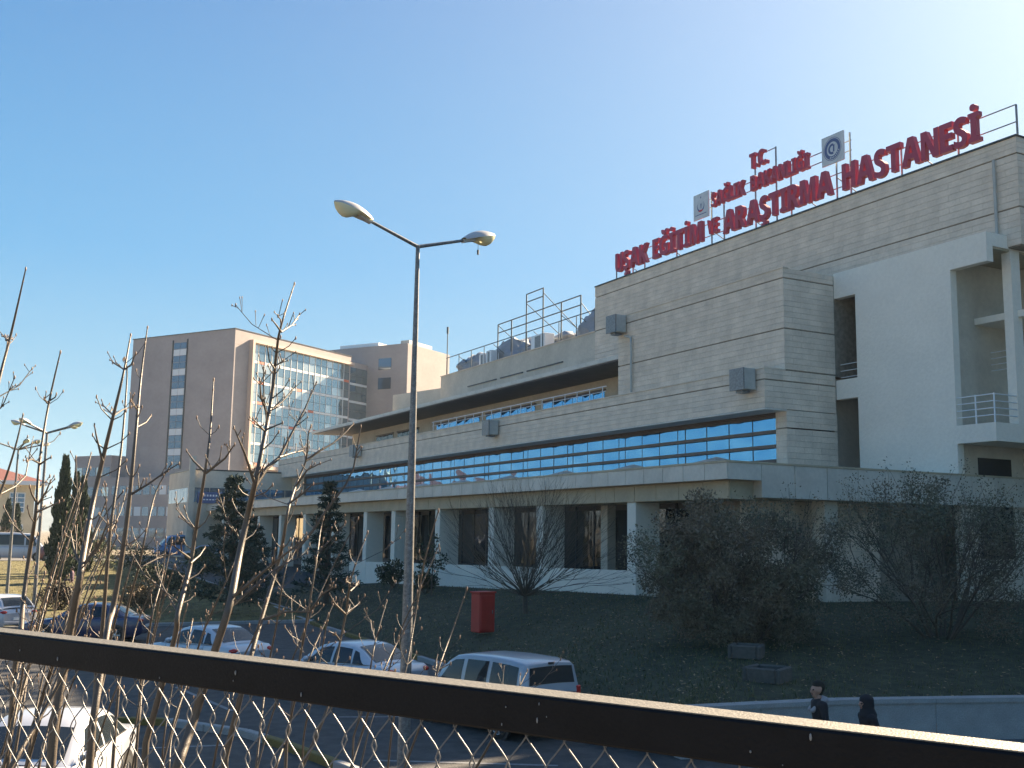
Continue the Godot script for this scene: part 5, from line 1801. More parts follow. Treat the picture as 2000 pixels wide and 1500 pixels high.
	var rm := put("top_rail", gg.mesh(), M.rail_paint, F, o + d * 1.6 + nn * 0.038 + Vector3(0, -0.035, 0) - F.position, bs)
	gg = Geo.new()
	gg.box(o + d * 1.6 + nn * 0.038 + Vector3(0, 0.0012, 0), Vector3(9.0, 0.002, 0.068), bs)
	part("worn_glare_top", gg, M.worn_glare_top, F, F.position)  # worn strip, its paleness also paints the glare on the rail top
	gg = Geo.new()
	for i in 26:
		var p := o + d * rng.randf_range(-1.0, 3.3) + Vector3(0, -rng.randf_range(0.012, 0.062), 0) - nn * 0.0005
		var s := rng.randf_range(0.0008, 0.0022)
		gg.ellipsoid(p, Vector3(s, s * rng.randf_range(1, 3), s), Basis(), 4, 6)
	part("paint_chips", gg, M.kerb_white, F, F.position).set_meta("kind", "stuff")
	for q in [-2.6, 5.6]:
		gg = Geo.new()
		gg.box(o + d * q + nn * 0.038 + Vector3(0, -0.62, 0), Vector3(0.06, 1.09, 0.06), bs)
		part("post", gg, M.rail_paint, F, F.position)
	gg = Geo.new()
	gg.box(o + d * 1.6 + nn * 0.038 + Vector3(0, -1.12, 0), Vector3(8.2, 0.05, 0.05), bs)
	part("bottom_rail", gg, M.rail_paint, F, F.position)
	# wires: each one zigzags and hooks into its neighbours
	var pitch := 0.0415; var half := 0.072
	var meshes := []
	for ph in 2:
		var w := Geo.new()
		var wp := PackedVector3Array(); var wr := PackedFloat32Array()
		var m := 15
		for i in m * 6 + 1:
			var t := i / 6.0 + ph
			var fr := fposmod(t, 2.0)
			var tri_ := 1.0 - absf(fr - 1.0) # 0..1..0
			var sw := tri_ * tri_ * (3 - 2 * tri_) * 0.6 + tri_ * 0.4
			var xx := lerpf(-pitch * 0.51, pitch * 0.51, sw)
			var zz := 0.006 * cos(PI * t) * 1.2
			wp.append(Vector3(xx, -i / 6.0 * half, zz))
			wr.append(0.0016)
		w.tube(wp, wr, 6)
		meshes.append(w.mesh())
	for i in 122:
		var s := -1.9 + i * pitch
		put("mesh_wire", meshes[i % 2], M.wire, F, o + d * s + nn * 0.04 + Vector3(0, -0.07 + rng.randf_range(-0.003, 0.003), 0) - F.position, bs)

# ---------------------------------------------------------------- plants
const SAPLING_LABELS := ["bare sapling with one tall straight dark whip and few twigs, above the cream house",
	"bare sapling with paired short twigs in front of the four-armed lamp post", "short thin bare sapling in front of the cream house",
	"thick bare sapling with many side shoots in front of the cypresses", "bare sapling whose tip reaches the roof edge of the pink tower",
	"thin bare sapling close behind the thick one at the tower edge", "bare sapling with two curved forks before the shaded end wall of the tower",
	"thickest bare sapling, much branched, in front of the glass curtain wall", "bare sapling with one long branch sweeping across the portico fascia",
	"thin bare sapling in front of the dark narrow conifer", "bare sapling with paired twigs in front of the white ramp wall",
	"short twiggy bare sapling beside the grey marker post", "single thin leaning bare whip in front of the red cabinet",
	"leaning bare sapling in front of the navy saloon", "thin bare sapling in front of the low pink wing",
	"short thick bare stem behind the fence mesh above the white car", "short bare stem behind the fence beside the rear wheel of the van",
	"thin bare sapling at the shaded end of the dry lawn"]
func build_saplings() -> void:
	var k := 0
	for st in STEMS:
		var a: Array = st[0]
		var n := a.size() / 4
		var base := Vector3(a[0], a[1], a[2])
		var S := thing("bare_sapling", SAPLING_LABELS[k] if k < SAPLING_LABELS.size() else "very thin bare shoot among the thicker saplings beyond the fence", "tree", base, 0, "bare saplings beyond the bridge fence" if k < SAPLING_LABELS.size() else "thin bare shoots among the saplings")
		var p := PackedVector3Array(); var r := PackedFloat32Array()
		# smooth the polyline
		var src := []
		for i in n:
			src.append([Vector3(a[i * 4], a[i * 4 + 1], a[i * 4 + 2]), a[i * 4 + 3]])
		for i in n - 1:
			for j in 4:
				var t := j / 4.0
				var p0: Vector3 = src[i - 1][0] if i > 1 else src[i][0] * 2.0 - src[i + 1][0]; var p1: Vector3 = src[i][0]; var p2: Vector3 = src[i + 1][0]; var p3: Vector3 = src[mini(i + 2, n - 1)][0]
				p.append(p1.cubic_interpolate(p2, p0, p3, t) if i > 0 else p1.lerp(p2, t))
				r.append(lerpf(src[i][1], src[i + 1][1], t))
		p.append(src[n - 1][0]); r.append(src[n - 1][1])
		var g := Geo.new()
		# thin node rings where the twigs leave
		g.tube(p, r, 8)
		part("trunk", g, M.bark, S, base)
		var buds := Geo.new()
		for b in st[1]:
			twig(S, base, b, buds)
		# pairs of opposite short twigs along the upper stem
		var i2 := int(p.size() * 0.42) + (k % 3)
		while i2 < p.size() - 3:
			var ax := (p[i2 + 1] - p[i2]).normalized()
			var rot := rng.randf() * TAU
			for s in [0.0, PI]:
				if rng.randf() < 0.2:
					continue
				var side := Vector3(cos(rot + s), 0, sin(rot + s))
				var L := rng.randf_range(0.04, 0.17) * (1.0 - 0.45 * i2 / p.size())
				if rng.randf() < 0.28:
					L *= 2.4
				var d := (side + ax * rng.randf_range(0.7, 1.3)).normalized()
				var e := p[i2] + d * L
				var rr: float = minf(r[i2] * 0.4, 0.0030)
				var mid := p[i2].lerp(e, 0.55) + side * L * 0.08
				var arr := [p[i2].x, p[i2].y, p[i2].z, rr, mid.x, mid.y, mid.z, rr * 0.8, e.x, e.y + L * 0.1, e.z, rr * 0.65]
				twig(S, base, arr, buds)
			i2 += 2 + rng.randi() % 2
		# buds on the tip
		buds.ellipsoid(p[p.size() - 1], Vector3(0.0042, 0.011, 0.0042), Basis(), 4, 5)
		for j in 5:
			var q := p[p.size() - 2 - j * 2]
			buds.ellipsoid(q, Vector3(0.0045, 0.006, 0.0045), Basis(), 4, 5)
		var bo := part("buds", buds, M.bud, S, base)
		bo.set_meta("kind", "stuff")
		k += 1
func twig(S: Node, base: Vector3, b: Array, buds: Geo) -> void:
	var p := PackedVector3Array(); var r := PackedFloat32Array()
	for i in b.size() / 4:
		p.append(Vector3(b[i * 4], b[i * 4 + 1], b[i * 4 + 2])); r.append(b[i * 4 + 3])
	var g := Geo.new()
	g.tube(p, r, 6)
	var m := p.size() - 1
	for i in m: # side shoots
		if (p[i + 1] - p[i]).length() > 0.09:
			for q in 3:
				var t := rng.randf_range(0.2, 0.97)
				var o := p[i].lerp(p[i + 1], t)
				var ax := (p[i + 1] - p[i]).normalized()
				var d := (ax + Vector3(rng.randf_range(-1, 1), rng.randf_range(0, 1), rng.randf_range(-1, 1))).normalized()
				var L := rng.randf_range(0.025, 0.07)
				g.rod(o, o + d * L, r[i] * 0.5, 5, 0.0016)
				buds.ellipsoid(o + d * L, Vector3(0.0026, 0.006, 0.0026), Basis(), 4, 5)
	part("branch", g, M.bark, S, base)
	buds.ellipsoid(p[m], Vector3(0.0034, 0.009, 0.0034), Basis(), 4, 5)

func grow(g: Geo, o: Vector3, d: Vector3, L: float, r: float, depth: int, spread: float, up: float, ends: Array) -> void:
	var p := PackedVector3Array([o]); var rr := PackedFloat32Array([r])
	var q := o; var dir := d
	var n := 3
	for i in n:
		dir = (dir + Vector3(rng.randf_range(-1, 1), rng.randf_range(-1, 1) + up, rng.randf_range(-1, 1)) * 0.16).normalized()
		q += dir * L / n
		p.append(q); rr.append(r * (1.0 - 0.45 * (i + 1) / n))
	g.tube(p, rr, 5 if depth > 1 else 4, false)
	if depth == 0:
		ends.append([q, dir])
		return
	var m := 2 + rng.randi() % 2
	for i in m:
		var nd := (dir + Vector3(rng.randf_range(-1, 1), rng.randf_range(-0.6, 1), rng.randf_range(-1, 1)) * spread).normalized()
		grow(g, p[n if i < 2 else 2], nd, L * rng.randf_range(0.62, 0.9), r * 0.6, depth - 1, spread, up, ends)

func leaf_cloud(g: Geo, cen: Vector3, rad: Vector3, n: int, size: float, c0: Color, c1: Color, hollow := 0.55) -> void:
	g.use_col = true
	for i in n:
		var d := Vector3(rng.randfn(), rng.randfn(), rng.randfn()).normalized()
		var p := cen + d * rad * lerpf(hollow, 1.0, pow(rng.randf(), 0.6)) * rng.randf_range(0.9, 1.06)
		var ld := (d + Vector3(rng.randf_range(-1, 1), rng.randf_range(-1, 1), rng.randf_range(-1, 1))).normalized()
		var s := ld.cross(Vector3(rng.randfn(), rng.randfn(), rng.randfn())).normalized()
		g.col = c0.lerp(c1, rng.randf())
		var L := size * rng.randf_range(0.6, 1.4)
		g.leaf(p, ld, s, L, L * 0.3)

func big_shrub(label: String, base: Vector3, wid: float, hgt: float, seed_: int, dens: float, bare: float, dense: float) -> void:
	rng.seed = seed_
	var S := thing("garden_shrub", label, "shrub", base, 0, "large shrubs in front of the hospital entrance")
	var g := Geo.new()
	var ends := []
	for i in 13:
		var a := TAU * i / 13.0 + rng.randf() * 0.4
		var d := Vector3(cos(a) * 0.75, rng.randf_range(0.7, 1.5), sin(a) * 0.75).normalized()
		grow(g, Vector3(cos(a) * 0.15, -0.1, sin(a) * 0.15), d, hgt * 0.31, 0.05, 4, 0.55, 0.28, ends)
	part("branches", g, M.dark_bark, S)
	g = Geo.new()
	var n := int(210 * dens)
	var nz := FastNoiseLite.new()
	nz.seed = seed_; nz.frequency = 0.22
	for i in n:
		var q := Vector3(rng.randfn(), rng.randfn(), rng.randfn()).normalized() * pow(rng.randf(), 0.36)
		var lob := 1.0 + 0.30 * nz.get_noise_3d(q.x * 6.0, q.y * 6.0 + 9.0, q.z * 6.0)
		var c := Vector3(q.x * wid * 0.47 * lob, hgt * (0.5 + 0.46 * q.y * lob), q.z * wid * 0.38 * lob)
		if nz.get_noise_3d(c.x * 2.2, c.y * 2.2, c.z * 2.2) < -0.28:
			continue
		var s := rng.randf_range(0.28, 0.62)
		var tone := clampf(0.5 + 1.2 * nz.get_noise_3d(c.x * 1.5 + 40.0, c.y * 1.5, c.z * 1.5), 0, 1)
		var c0 := Color(0.065, 0.072, 0.050).lerp(Color(0.10, 0.080, 0.058), tone)
		var c1 := Color(0.15, 0.16, 0.10).lerp(Color(0.21, 0.165, 0.11), tone)
		leaf_cloud(g, c, Vector3(s, s * 0.9, s), int(dense * s), 0.072, c0, c1, 0.1)
	# wisps at the ends of the bare twigs
	for e in ends:
		if rng.randf() < bare:
			leaf_cloud(g, e[0], Vector3(0.26, 0.26, 0.26), 14, 0.06, Color(0.08, 0.075, 0.05), Color(0.18, 0.165, 0.10), 0.1)
	part("foliage", g, M.leaf_olive, S)

func conifer(called: String, label: String, base: Vector3, hgt: float, rad: float, n: int, slim: bool, group := "") -> void:
	var S := thing(called, label, "tree", base, 0, group)
	var g := Geo.new()
	g.tube(PackedVector3Array([Vector3(0, -0.2, 0), Vector3(0.05, hgt * 0.5, 0), Vector3(0, hgt * 0.97, 0)]), PackedFloat32Array([0.05 * rad + 0.1, 0.05 * rad + 0.05, 0.02]), 8)
	part("trunk", g, M.dark_bark, S)
	g = Geo.new()
	g.use_col = true
	if slim:
		for i in n:
			var v := pow(rng.randf(), 0.85)
			var a := rng.randf() * TAU
			var lob := 1.0 + 0.22 * sin(a * 3 + v * 17.0) + 0.15 * sin(v * 43.0 + a)
			var w := rad * pow(1.0 - v, 0.75) * (0.55 + 0.45 * smoothstep(0.0, 0.12, v)) * lob
			var rr := lerpf(0.35, 1.0, sqrt(rng.randf()))
			var p := Vector3(cos(a) * w * rr, hgt * (0.03 + 0.97 * v), sin(a) * w * rr)
			var d := Vector3(cos(a) * 0.4, 1.0, sin(a) * 0.4).normalized()
			g.col = Color(0.022, 0.038, 0.022).lerp(Color(0.06, 0.08, 0.042), rng.randf())
			g.leaf(p, d, d.cross(Vector3(rng.randfn(), rng.randfn(), rng.randfn())).normalized(), rng.randf_range(0.22, 0.5), 0.07)
	else:
		var tiers := int(hgt / 0.42)
		var br := Geo.new()
		for t in tiers:
			var v := (t + 0.5) / tiers
			var m := 7
			for k in m:
				var a := TAU * k / m + t * 1.3 + rng.randf() * 0.5
				var L := rad * (1.0 - v * 0.93) * rng.randf_range(0.7, 1.12)
				var o := Vector3(0, hgt * (0.08 + 0.9 * v), 0)
				var e := o + Vector3(cos(a) * L, L * rng.randf_range(-0.05, 0.35), sin(a) * L)
				br.rod(o, e, 0.02, 4, 0.006)
				for q in int(n / float(tiers * m)):
					var f := rng.randf()
					var p := o.lerp(e, sqrt(f)) + Vector3(rng.randfn(), rng.randfn() * 0.6, rng.randfn()) * 0.10 * (0.6 + L * 0.3)
					var d := ((e - o).normalized() + Vector3(rng.randfn(), rng.randfn(), rng.randfn()) * 0.7).normalized()
					g.col = Color(0.022, 0.040, 0.028).lerp(Color(0.060, 0.085, 0.058), rng.randf())
					g.leaf(p, d, d.cross(Vector3(rng.randfn(), rng.randfn(), rng.randfn())).normalized(), rng.randf_range(0.14, 0.3), 0.035)
		part("limbs", br, M.dark_bark, S)
	part("crown", g, M.leaf_dark, S)

func bush(called: String, label: String, base: Vector3, rad: Vector3, n: int, c0: Color, c1: Color, group := "", size := 0.12) -> void:
	var S := thing(called, label, "bush", base, 0, group)
	var g := Geo.new()
	var ends := []
	for i in 7:
		var a := TAU * i / 7.0
		grow(g, Vector3(0, -0.1, 0), Vector3(cos(a), 1.0, sin(a)).normalized(), rad.y * 0.75, 0.03, 2, 0.6, 0.2, ends)
	part("stems", g, M.dark_bark, S)
	g = Geo.new()
	for i in 16:
		var d := Vector3(rng.randfn(), rng.randfn(), rng.randfn()).normalized() * rng.randf_range(0.3, 0.75)
		leaf_cloud(g, Vector3(0, rad.y, 0) + d * rad, rad * rng.randf_range(0.3, 0.5), n / 16, size, c0, c1, 0.2)
	part("foliage", g, M.leaf_olive, S)

func build_plants() -> void:
	rng.seed = 77
	big_shrub("broad rounded olive brown shrub against the columns beside the portico corner", Vector3(19.9, 0.95, -23.6), 6.5, 4.6, 101, 1.1, 0.3, 640.0)
	big_shrub("tall thinner shrub with bare twigs in front of the white stair wall", Vector3(26.6, 1.1, -22.6), 7.4, 5.1, 202, 0.55, 0.95, 480.0)
	rng.seed = 78
	# bare globe shrub
	var B := thing("bare_globe_shrub", "leafless globe of fine branches on a short trunk before the portico", "shrub", Vector3(20.85, lawn_y(20.85, -37.6) - 0.05, -37.61))
	var g := Geo.new()
	g.tube(PackedVector3Array([Vector3(0.05, -0.2, 0), Vector3(0, 0.5, 0.03), Vector3(0, 0.95, 0)]), PackedFloat32Array([0.13, 0.1, 0.11]), 8)
	part("trunk", g, M.dark_bark, B)
	var ends := []
	for i in 66:
		var a := TAU * i * 0.381966
		var t := (i + 0.5) / 66.0
		var d := Vector3(cos(a) * (1.25 - 0.9 * t), 0.22 + t * 1.2, sin(a) * (1.25 - 0.9 * t)).normalized()
		var bg := Geo.new()
		grow(bg, Vector3(0, 0.75, 0), d, 1.66, 0.022, 3, 0.36, 0.16, ends)
		part("branch", bg, M.dark_bark, B)
	# conifers beside the portico
	conifer("cedar_tree", "dark broad conifer at the far end of the portico", Vector3(13.3, gh(0, -54.0) - 0.05, -54.0), 7.1, 2.3, 9000, false, "conifers along the portico")
	conifer("cedar_tree", "dark narrow conifer nearer along the portico, beside the ramp wall", Vector3(18.6, lawn_y(18.6, -55.0) - 0.1, -55.0), 6.6, 1.7, 7000, false, "conifers along the portico")
	conifer("cedar_tree", "dark conifer between the two others at the lawn corner", Vector3(16.2, gh(0, -60.0) - 0.1, -60.5), 4.6, 1.9, 5000, false, "conifers along the portico")
	# cypresses by the dry lawn
	conifer("cypress_tree", "tallest cypress of the row beyond the dry lawn", Vector3(7.46, gh(0, -74.6), -74.63), 8.0, 0.78, 4600, true, "cypresses beyond the dry lawn")
	conifer("cypress_tree", "slimmest cypress of the row beyond the dry lawn", Vector3(8.72, gh(0, -79.5), -79.53), 7.0, 0.42, 3000, true, "cypresses beyond the dry lawn")
	conifer("cypress_tree", "middle-sized pointed cypress of the row beyond the dry lawn", Vector3(9.42, gh(0, -81.5), -81.46), 6.8, 0.62, 3200, true, "cypresses beyond the dry lawn")
	conifer("cypress_tree", "short stubby cypress of the row beyond the dry lawn", Vector3(10.1, gh(0, -84.0), -84.0), 5.2, 0.52, 2200, true, "cypresses beyond the dry lawn")
	conifer("cypress_tree", "taller of two small cypresses at the corner of the cream house", Vector3(7.0, gh(0, -110.0), -121.0), 5.6, 0.8, 1500, true, "cypresses at the cream house")
	conifer("cypress_tree", "shorter of two small cypresses at the corner of the cream house", Vector3(7.9, gh(0, -110.0), -122.0), 5.2, 0.7, 1500, true, "cypresses at the cream house")
	var dk := Color(0.025, 0.035, 0.018); var dl := Color(0.075, 0.085, 0.04)
	bush("round_bush", "dark rounded bush on the sunlit dry lawn", Vector3(6.0, gh(0, -58) + 0.1, -58.0), Vector3(1.0, 0.75, 1.0), 2600, Color(0.02, 0.015, 0.012), Color(0.06, 0.045, 0.03))
	bush("round_bush", "brown rounded bush with dry tips behind the saplings", Vector3(9.6, gh(0, -58) + 0.05, -56.5), Vector3(1.3, 0.8, 1.2), 2600, Color(0.05, 0.035, 0.02), Color(0.20, 0.14, 0.07))
	bush("round_bush", "green bush in front of the annex", Vector3(18.5, gh(0, -84), -84.0), Vector3(1.7, 1.2, 1.7), 2600, Color(0.03, 0.045, 0.012), Color(0.10, 0.14, 0.035))
	bush("round_bush", "loose light green bush beside the cypresses", Vector3(11.6, gh(0, -86), -86.0), Vector3(1.9, 1.5, 1.7), 2600, Color(0.05, 0.06, 0.02), Color(0.16, 0.17, 0.06))
	bush("round_bush", "dark bush under the cypresses", Vector3(13.5, gh(0, -80), -80.0), Vector3(1.9, 1.3, 1.6), 2600, dk, dl)
	bush("round_bush", "broad dark bush between lawn and car park", Vector3(12.6, gh(0, -66), -66.0), Vector3(2.2, 1.1, 1.8), 3000, dk, dl)
	bush("round_bush", "small leafy bush in front of the ramp wall", Vector3(24.4, lawn_y(24.4, -56.0), -60.0), Vector3(1.2, 0.75, 1.0), 1500, dk, dl, "", 0.16)
	bush("round_bush", "low leafy bush beside the thin young tree at the ramp wall", Vector3(23.4, lawn_y(23.4, -53.0), -53.0), Vector3(0.85, 0.6, 0.85), 1000, dk, dl, "", 0.16)
	# thin young tree at the ramp wall
	var Y := thing("young_tree", "thin young tree with sparse dark leaves at the ramp wall", "tree", Vector3(22.6, lawn_y(22.6, -50.5), -50.5))
	g = Geo.new()
	g.rod(Vector3(0, -0.1, 0), Vector3(0.05, 2.6, 0), 0.045, 7, 0.02)
	part("trunk", g, M.dark_bark, Y)
	g = Geo.new()
	for i in 9:
		leaf_cloud(g, Vector3(rng.randf_range(-0.5, 0.5), rng.randf_range(1.3, 3.0), rng.randf_range(-0.5, 0.5)), Vector3(0.35, 0.4, 0.35), 60, 0.15, dk, dl, 0.1)
	part("crown", g, M.leaf_dark, Y)
	# bare bush before the cream house
	bush("round_bush", "reddish bare bush in front of the cream house", Vector3(6.6, gh(0, -104), -118.0), Vector3(2.4, 1.5, 1.8), 2200, Color(0.10, 0.06, 0.05), Color(0.22, 0.15, 0.12))

# ---------------------------------------------------------------- people
func capsule_d(p: Vector3, b: Array) -> float:
	var a: Vector3 = b[0]; var d: Vector3 = b[1] - a
	var t := clampf((p - a).dot(d) / maxf(d.length_squared(), 1e-8), 0, 1)
	var q := p - a - d * t
	if b.size() > 5: # flattened front to back
		q.z *= b[5]
	return q.length() - lerpf(b[2], b[3], t)
func skin(g: Geo, bones: Array, cell: float) -> void:
	g.use_col = true
	var lo := Vector3(1e9, 1e9, 1e9); var hi := -lo
	for b in bones:
		for k in 2:
			var r: Vector3 = Vector3.ONE * (b[2 + k] + cell * 2)
			lo = lo.min(b[k] - r); hi = hi.max(b[k] + r)
	var n := Vector3i(((hi - lo) / cell).ceil()) + Vector3i.ONE
	var f := PackedFloat32Array(); f.resize(n.x * n.y * n.z); f.fill(1.0)
	# visit only the cells near each bone, join by a smooth minimum
	for b in bones:
		var r: float = maxf(b[2], b[3]) + cell * 2.5
		var l2: Vector3 = (b[0].min(b[1]) - Vector3.ONE * r - lo) / cell
		var h2: Vector3 = (b[0].max(b[1]) + Vector3.ONE * r - lo) / cell
		for z in range(maxi(0, int(l2.z)), mini(n.z, int(h2.z) + 2)):
			for y in range(maxi(0, int(l2.y)), mini(n.y, int(h2.y) + 2)):
				for x in range(maxi(0, int(l2.x)), mini(n.x, int(h2.x) + 2)):
					var i := x + n.x * (y + n.y * z)
					var d := capsule_d(lo + Vector3(x, y, z) * cell, b)
					var e := f[i]
					var k := 0.022
					var h := maxf(k - absf(d - e), 0.0) / k
					f[i] = minf(d, e) - h * h * k * 0.25
	var idx := {}
	var pts := []; var nor := []; var cl := []
	for z in n.z - 1:
		for y in n.y - 1:
			for x in n.x - 1:
				var s := Vector3.ZERO; var c := 0
				var vals := []
				var neg := 0
				for k in 8:
					var q := f[(x + (k & 1)) + n.x * ((y + ((k >> 1) & 1)) + n.y * (z + (k >> 2)))]
					vals.append(q)
					if q < 0:
						neg += 1
				if neg == 0 or neg == 8:
					continue
				for e in [[0, 1], [2, 3], [4, 5], [6, 7], [0, 2], [1, 3], [4, 6], [5, 7], [0, 4], [1, 5], [2, 6], [3, 7]]:
					var a: float = vals[e[0]]; var b: float = vals[e[1]]
					if (a < 0) != (b < 0):
						var t := a / (a - b)
						var pa := Vector3(e[0] & 1, (e[0] >> 1) & 1, e[0] >> 2)
						var pb := Vector3(e[1] & 1, (e[1] >> 1) & 1, e[1] >> 2)
						s += pa.lerp(pb, t); c += 1
				var p := lo + (Vector3(x, y, z) + s / c) * cell
				idx[Vector3i(x, y, z)] = pts.size()
				pts.append(p)
				nor.append(Vector3(vals[1] + vals[3] + vals[5] + vals[7] - vals[0] - vals[2] - vals[4] - vals[6], vals[2] + vals[3] + vals[6] + vals[7] - vals[0] - vals[1] - vals[4] - vals[5], vals[4] + vals[5] + vals[6] + vals[7] - vals[0] - vals[1] - vals[2] - vals[3]).normalized())
				var best := 1e9; var bc := Color(1, 1, 1)
				for b in bones:
					var d := capsule_d(p, b)
					if d < best:
						best = d; bc = b[4]
				cl.append(bc)
	var ax := [[Vector3i(1, 0, 0), Vector3i(0, 1, 0), Vector3i(0, 0, 1)], [Vector3i(0, 1, 0), Vector3i(0, 0, 1), Vector3i(1, 0, 0)], [Vector3i(0, 0, 1), Vector3i(1, 0, 0), Vector3i(0, 1, 0)]]
	for key in idx:
		for a in ax:
			var i0: int = key.x + n.x * (key.y + n.y * key.z)
			var o: Vector3i = key + a[0]
			if o.x >= n.x or o.y >= n.y or o.z >= n.z:
				continue
			var v0 := f[i0]; var v1 := f[o.x + n.x * (o.y + n.y * o.z)]
			if (v0 < 0) == (v1 < 0):
				continue
			var k1: Vector3i = key - a[1]; var k2: Vector3i = key - a[2]; var k3: Vector3i = key - a[1] - a[2]
			if not (idx.has(k1) and idx.has(k2) and idx.has(k3)):
				continue
			var A: int = idx[key]; var B: int = idx[k1]; var Cc: int = idx[k3]; var D: int = idx[k2]
			g.col = cl[A]
			if v0 < 0:
				g.tri(pts[A], pts[B], pts[Cc], nor[A], nor[B], nor[Cc]); g.tri(pts[A], pts[Cc], pts[D], nor[A], nor[Cc], nor[D])
			else:
				g.tri(pts[A], pts[Cc], pts[B], nor[A], nor[Cc], nor[B]); g.tri(pts[A], pts[D], pts[Cc], nor[A], nor[D], nor[Cc])

func hand_bones(w: Vector3, dir: Vector3, across: Vector3, c: Color, curl: float) -> Array:
	# palm and five fingers; dir from wrist to fingers, across towards the thumb side
	var out := []
	var pn := dir.cross(across).normalized()
	out.append([w, w + dir * 0.075, 0.026, 0.03, c])
	out.append([w + dir * 0.04 - across * 0.018, w + dir * 0.085 - across * 0.022, 0.018, 0.016, c])
	for i in 4:
		var b := w + dir * 0.09 + across * (0.028 - 0.019 * i)
		var L: float = [0.040, 0.046, 0.042, 0.033][i]
		var m := b + (dir * cos(curl) + pn * sin(curl)) * L
		var e := m + (dir * cos(curl * 2.2) + pn * sin(curl * 2.2)) * L * 0.8
		out.append([b, m, 0.0095, 0.009, c]); out.append([m, e, 0.009, 0.0075, c])
	var tb := w + dir * 0.03 + across * 0.028
	var tm := tb + (dir * 0.6 + across * 0.6 + pn * 0.4).normalized() * 0.04
	out.append([tb, tm, 0.012, 0.0105, c]); out.append([tm, tm + (dir * 0.8 + pn * 0.5).normalized() * 0.03, 0.0105, 0.0085, c])
	return out

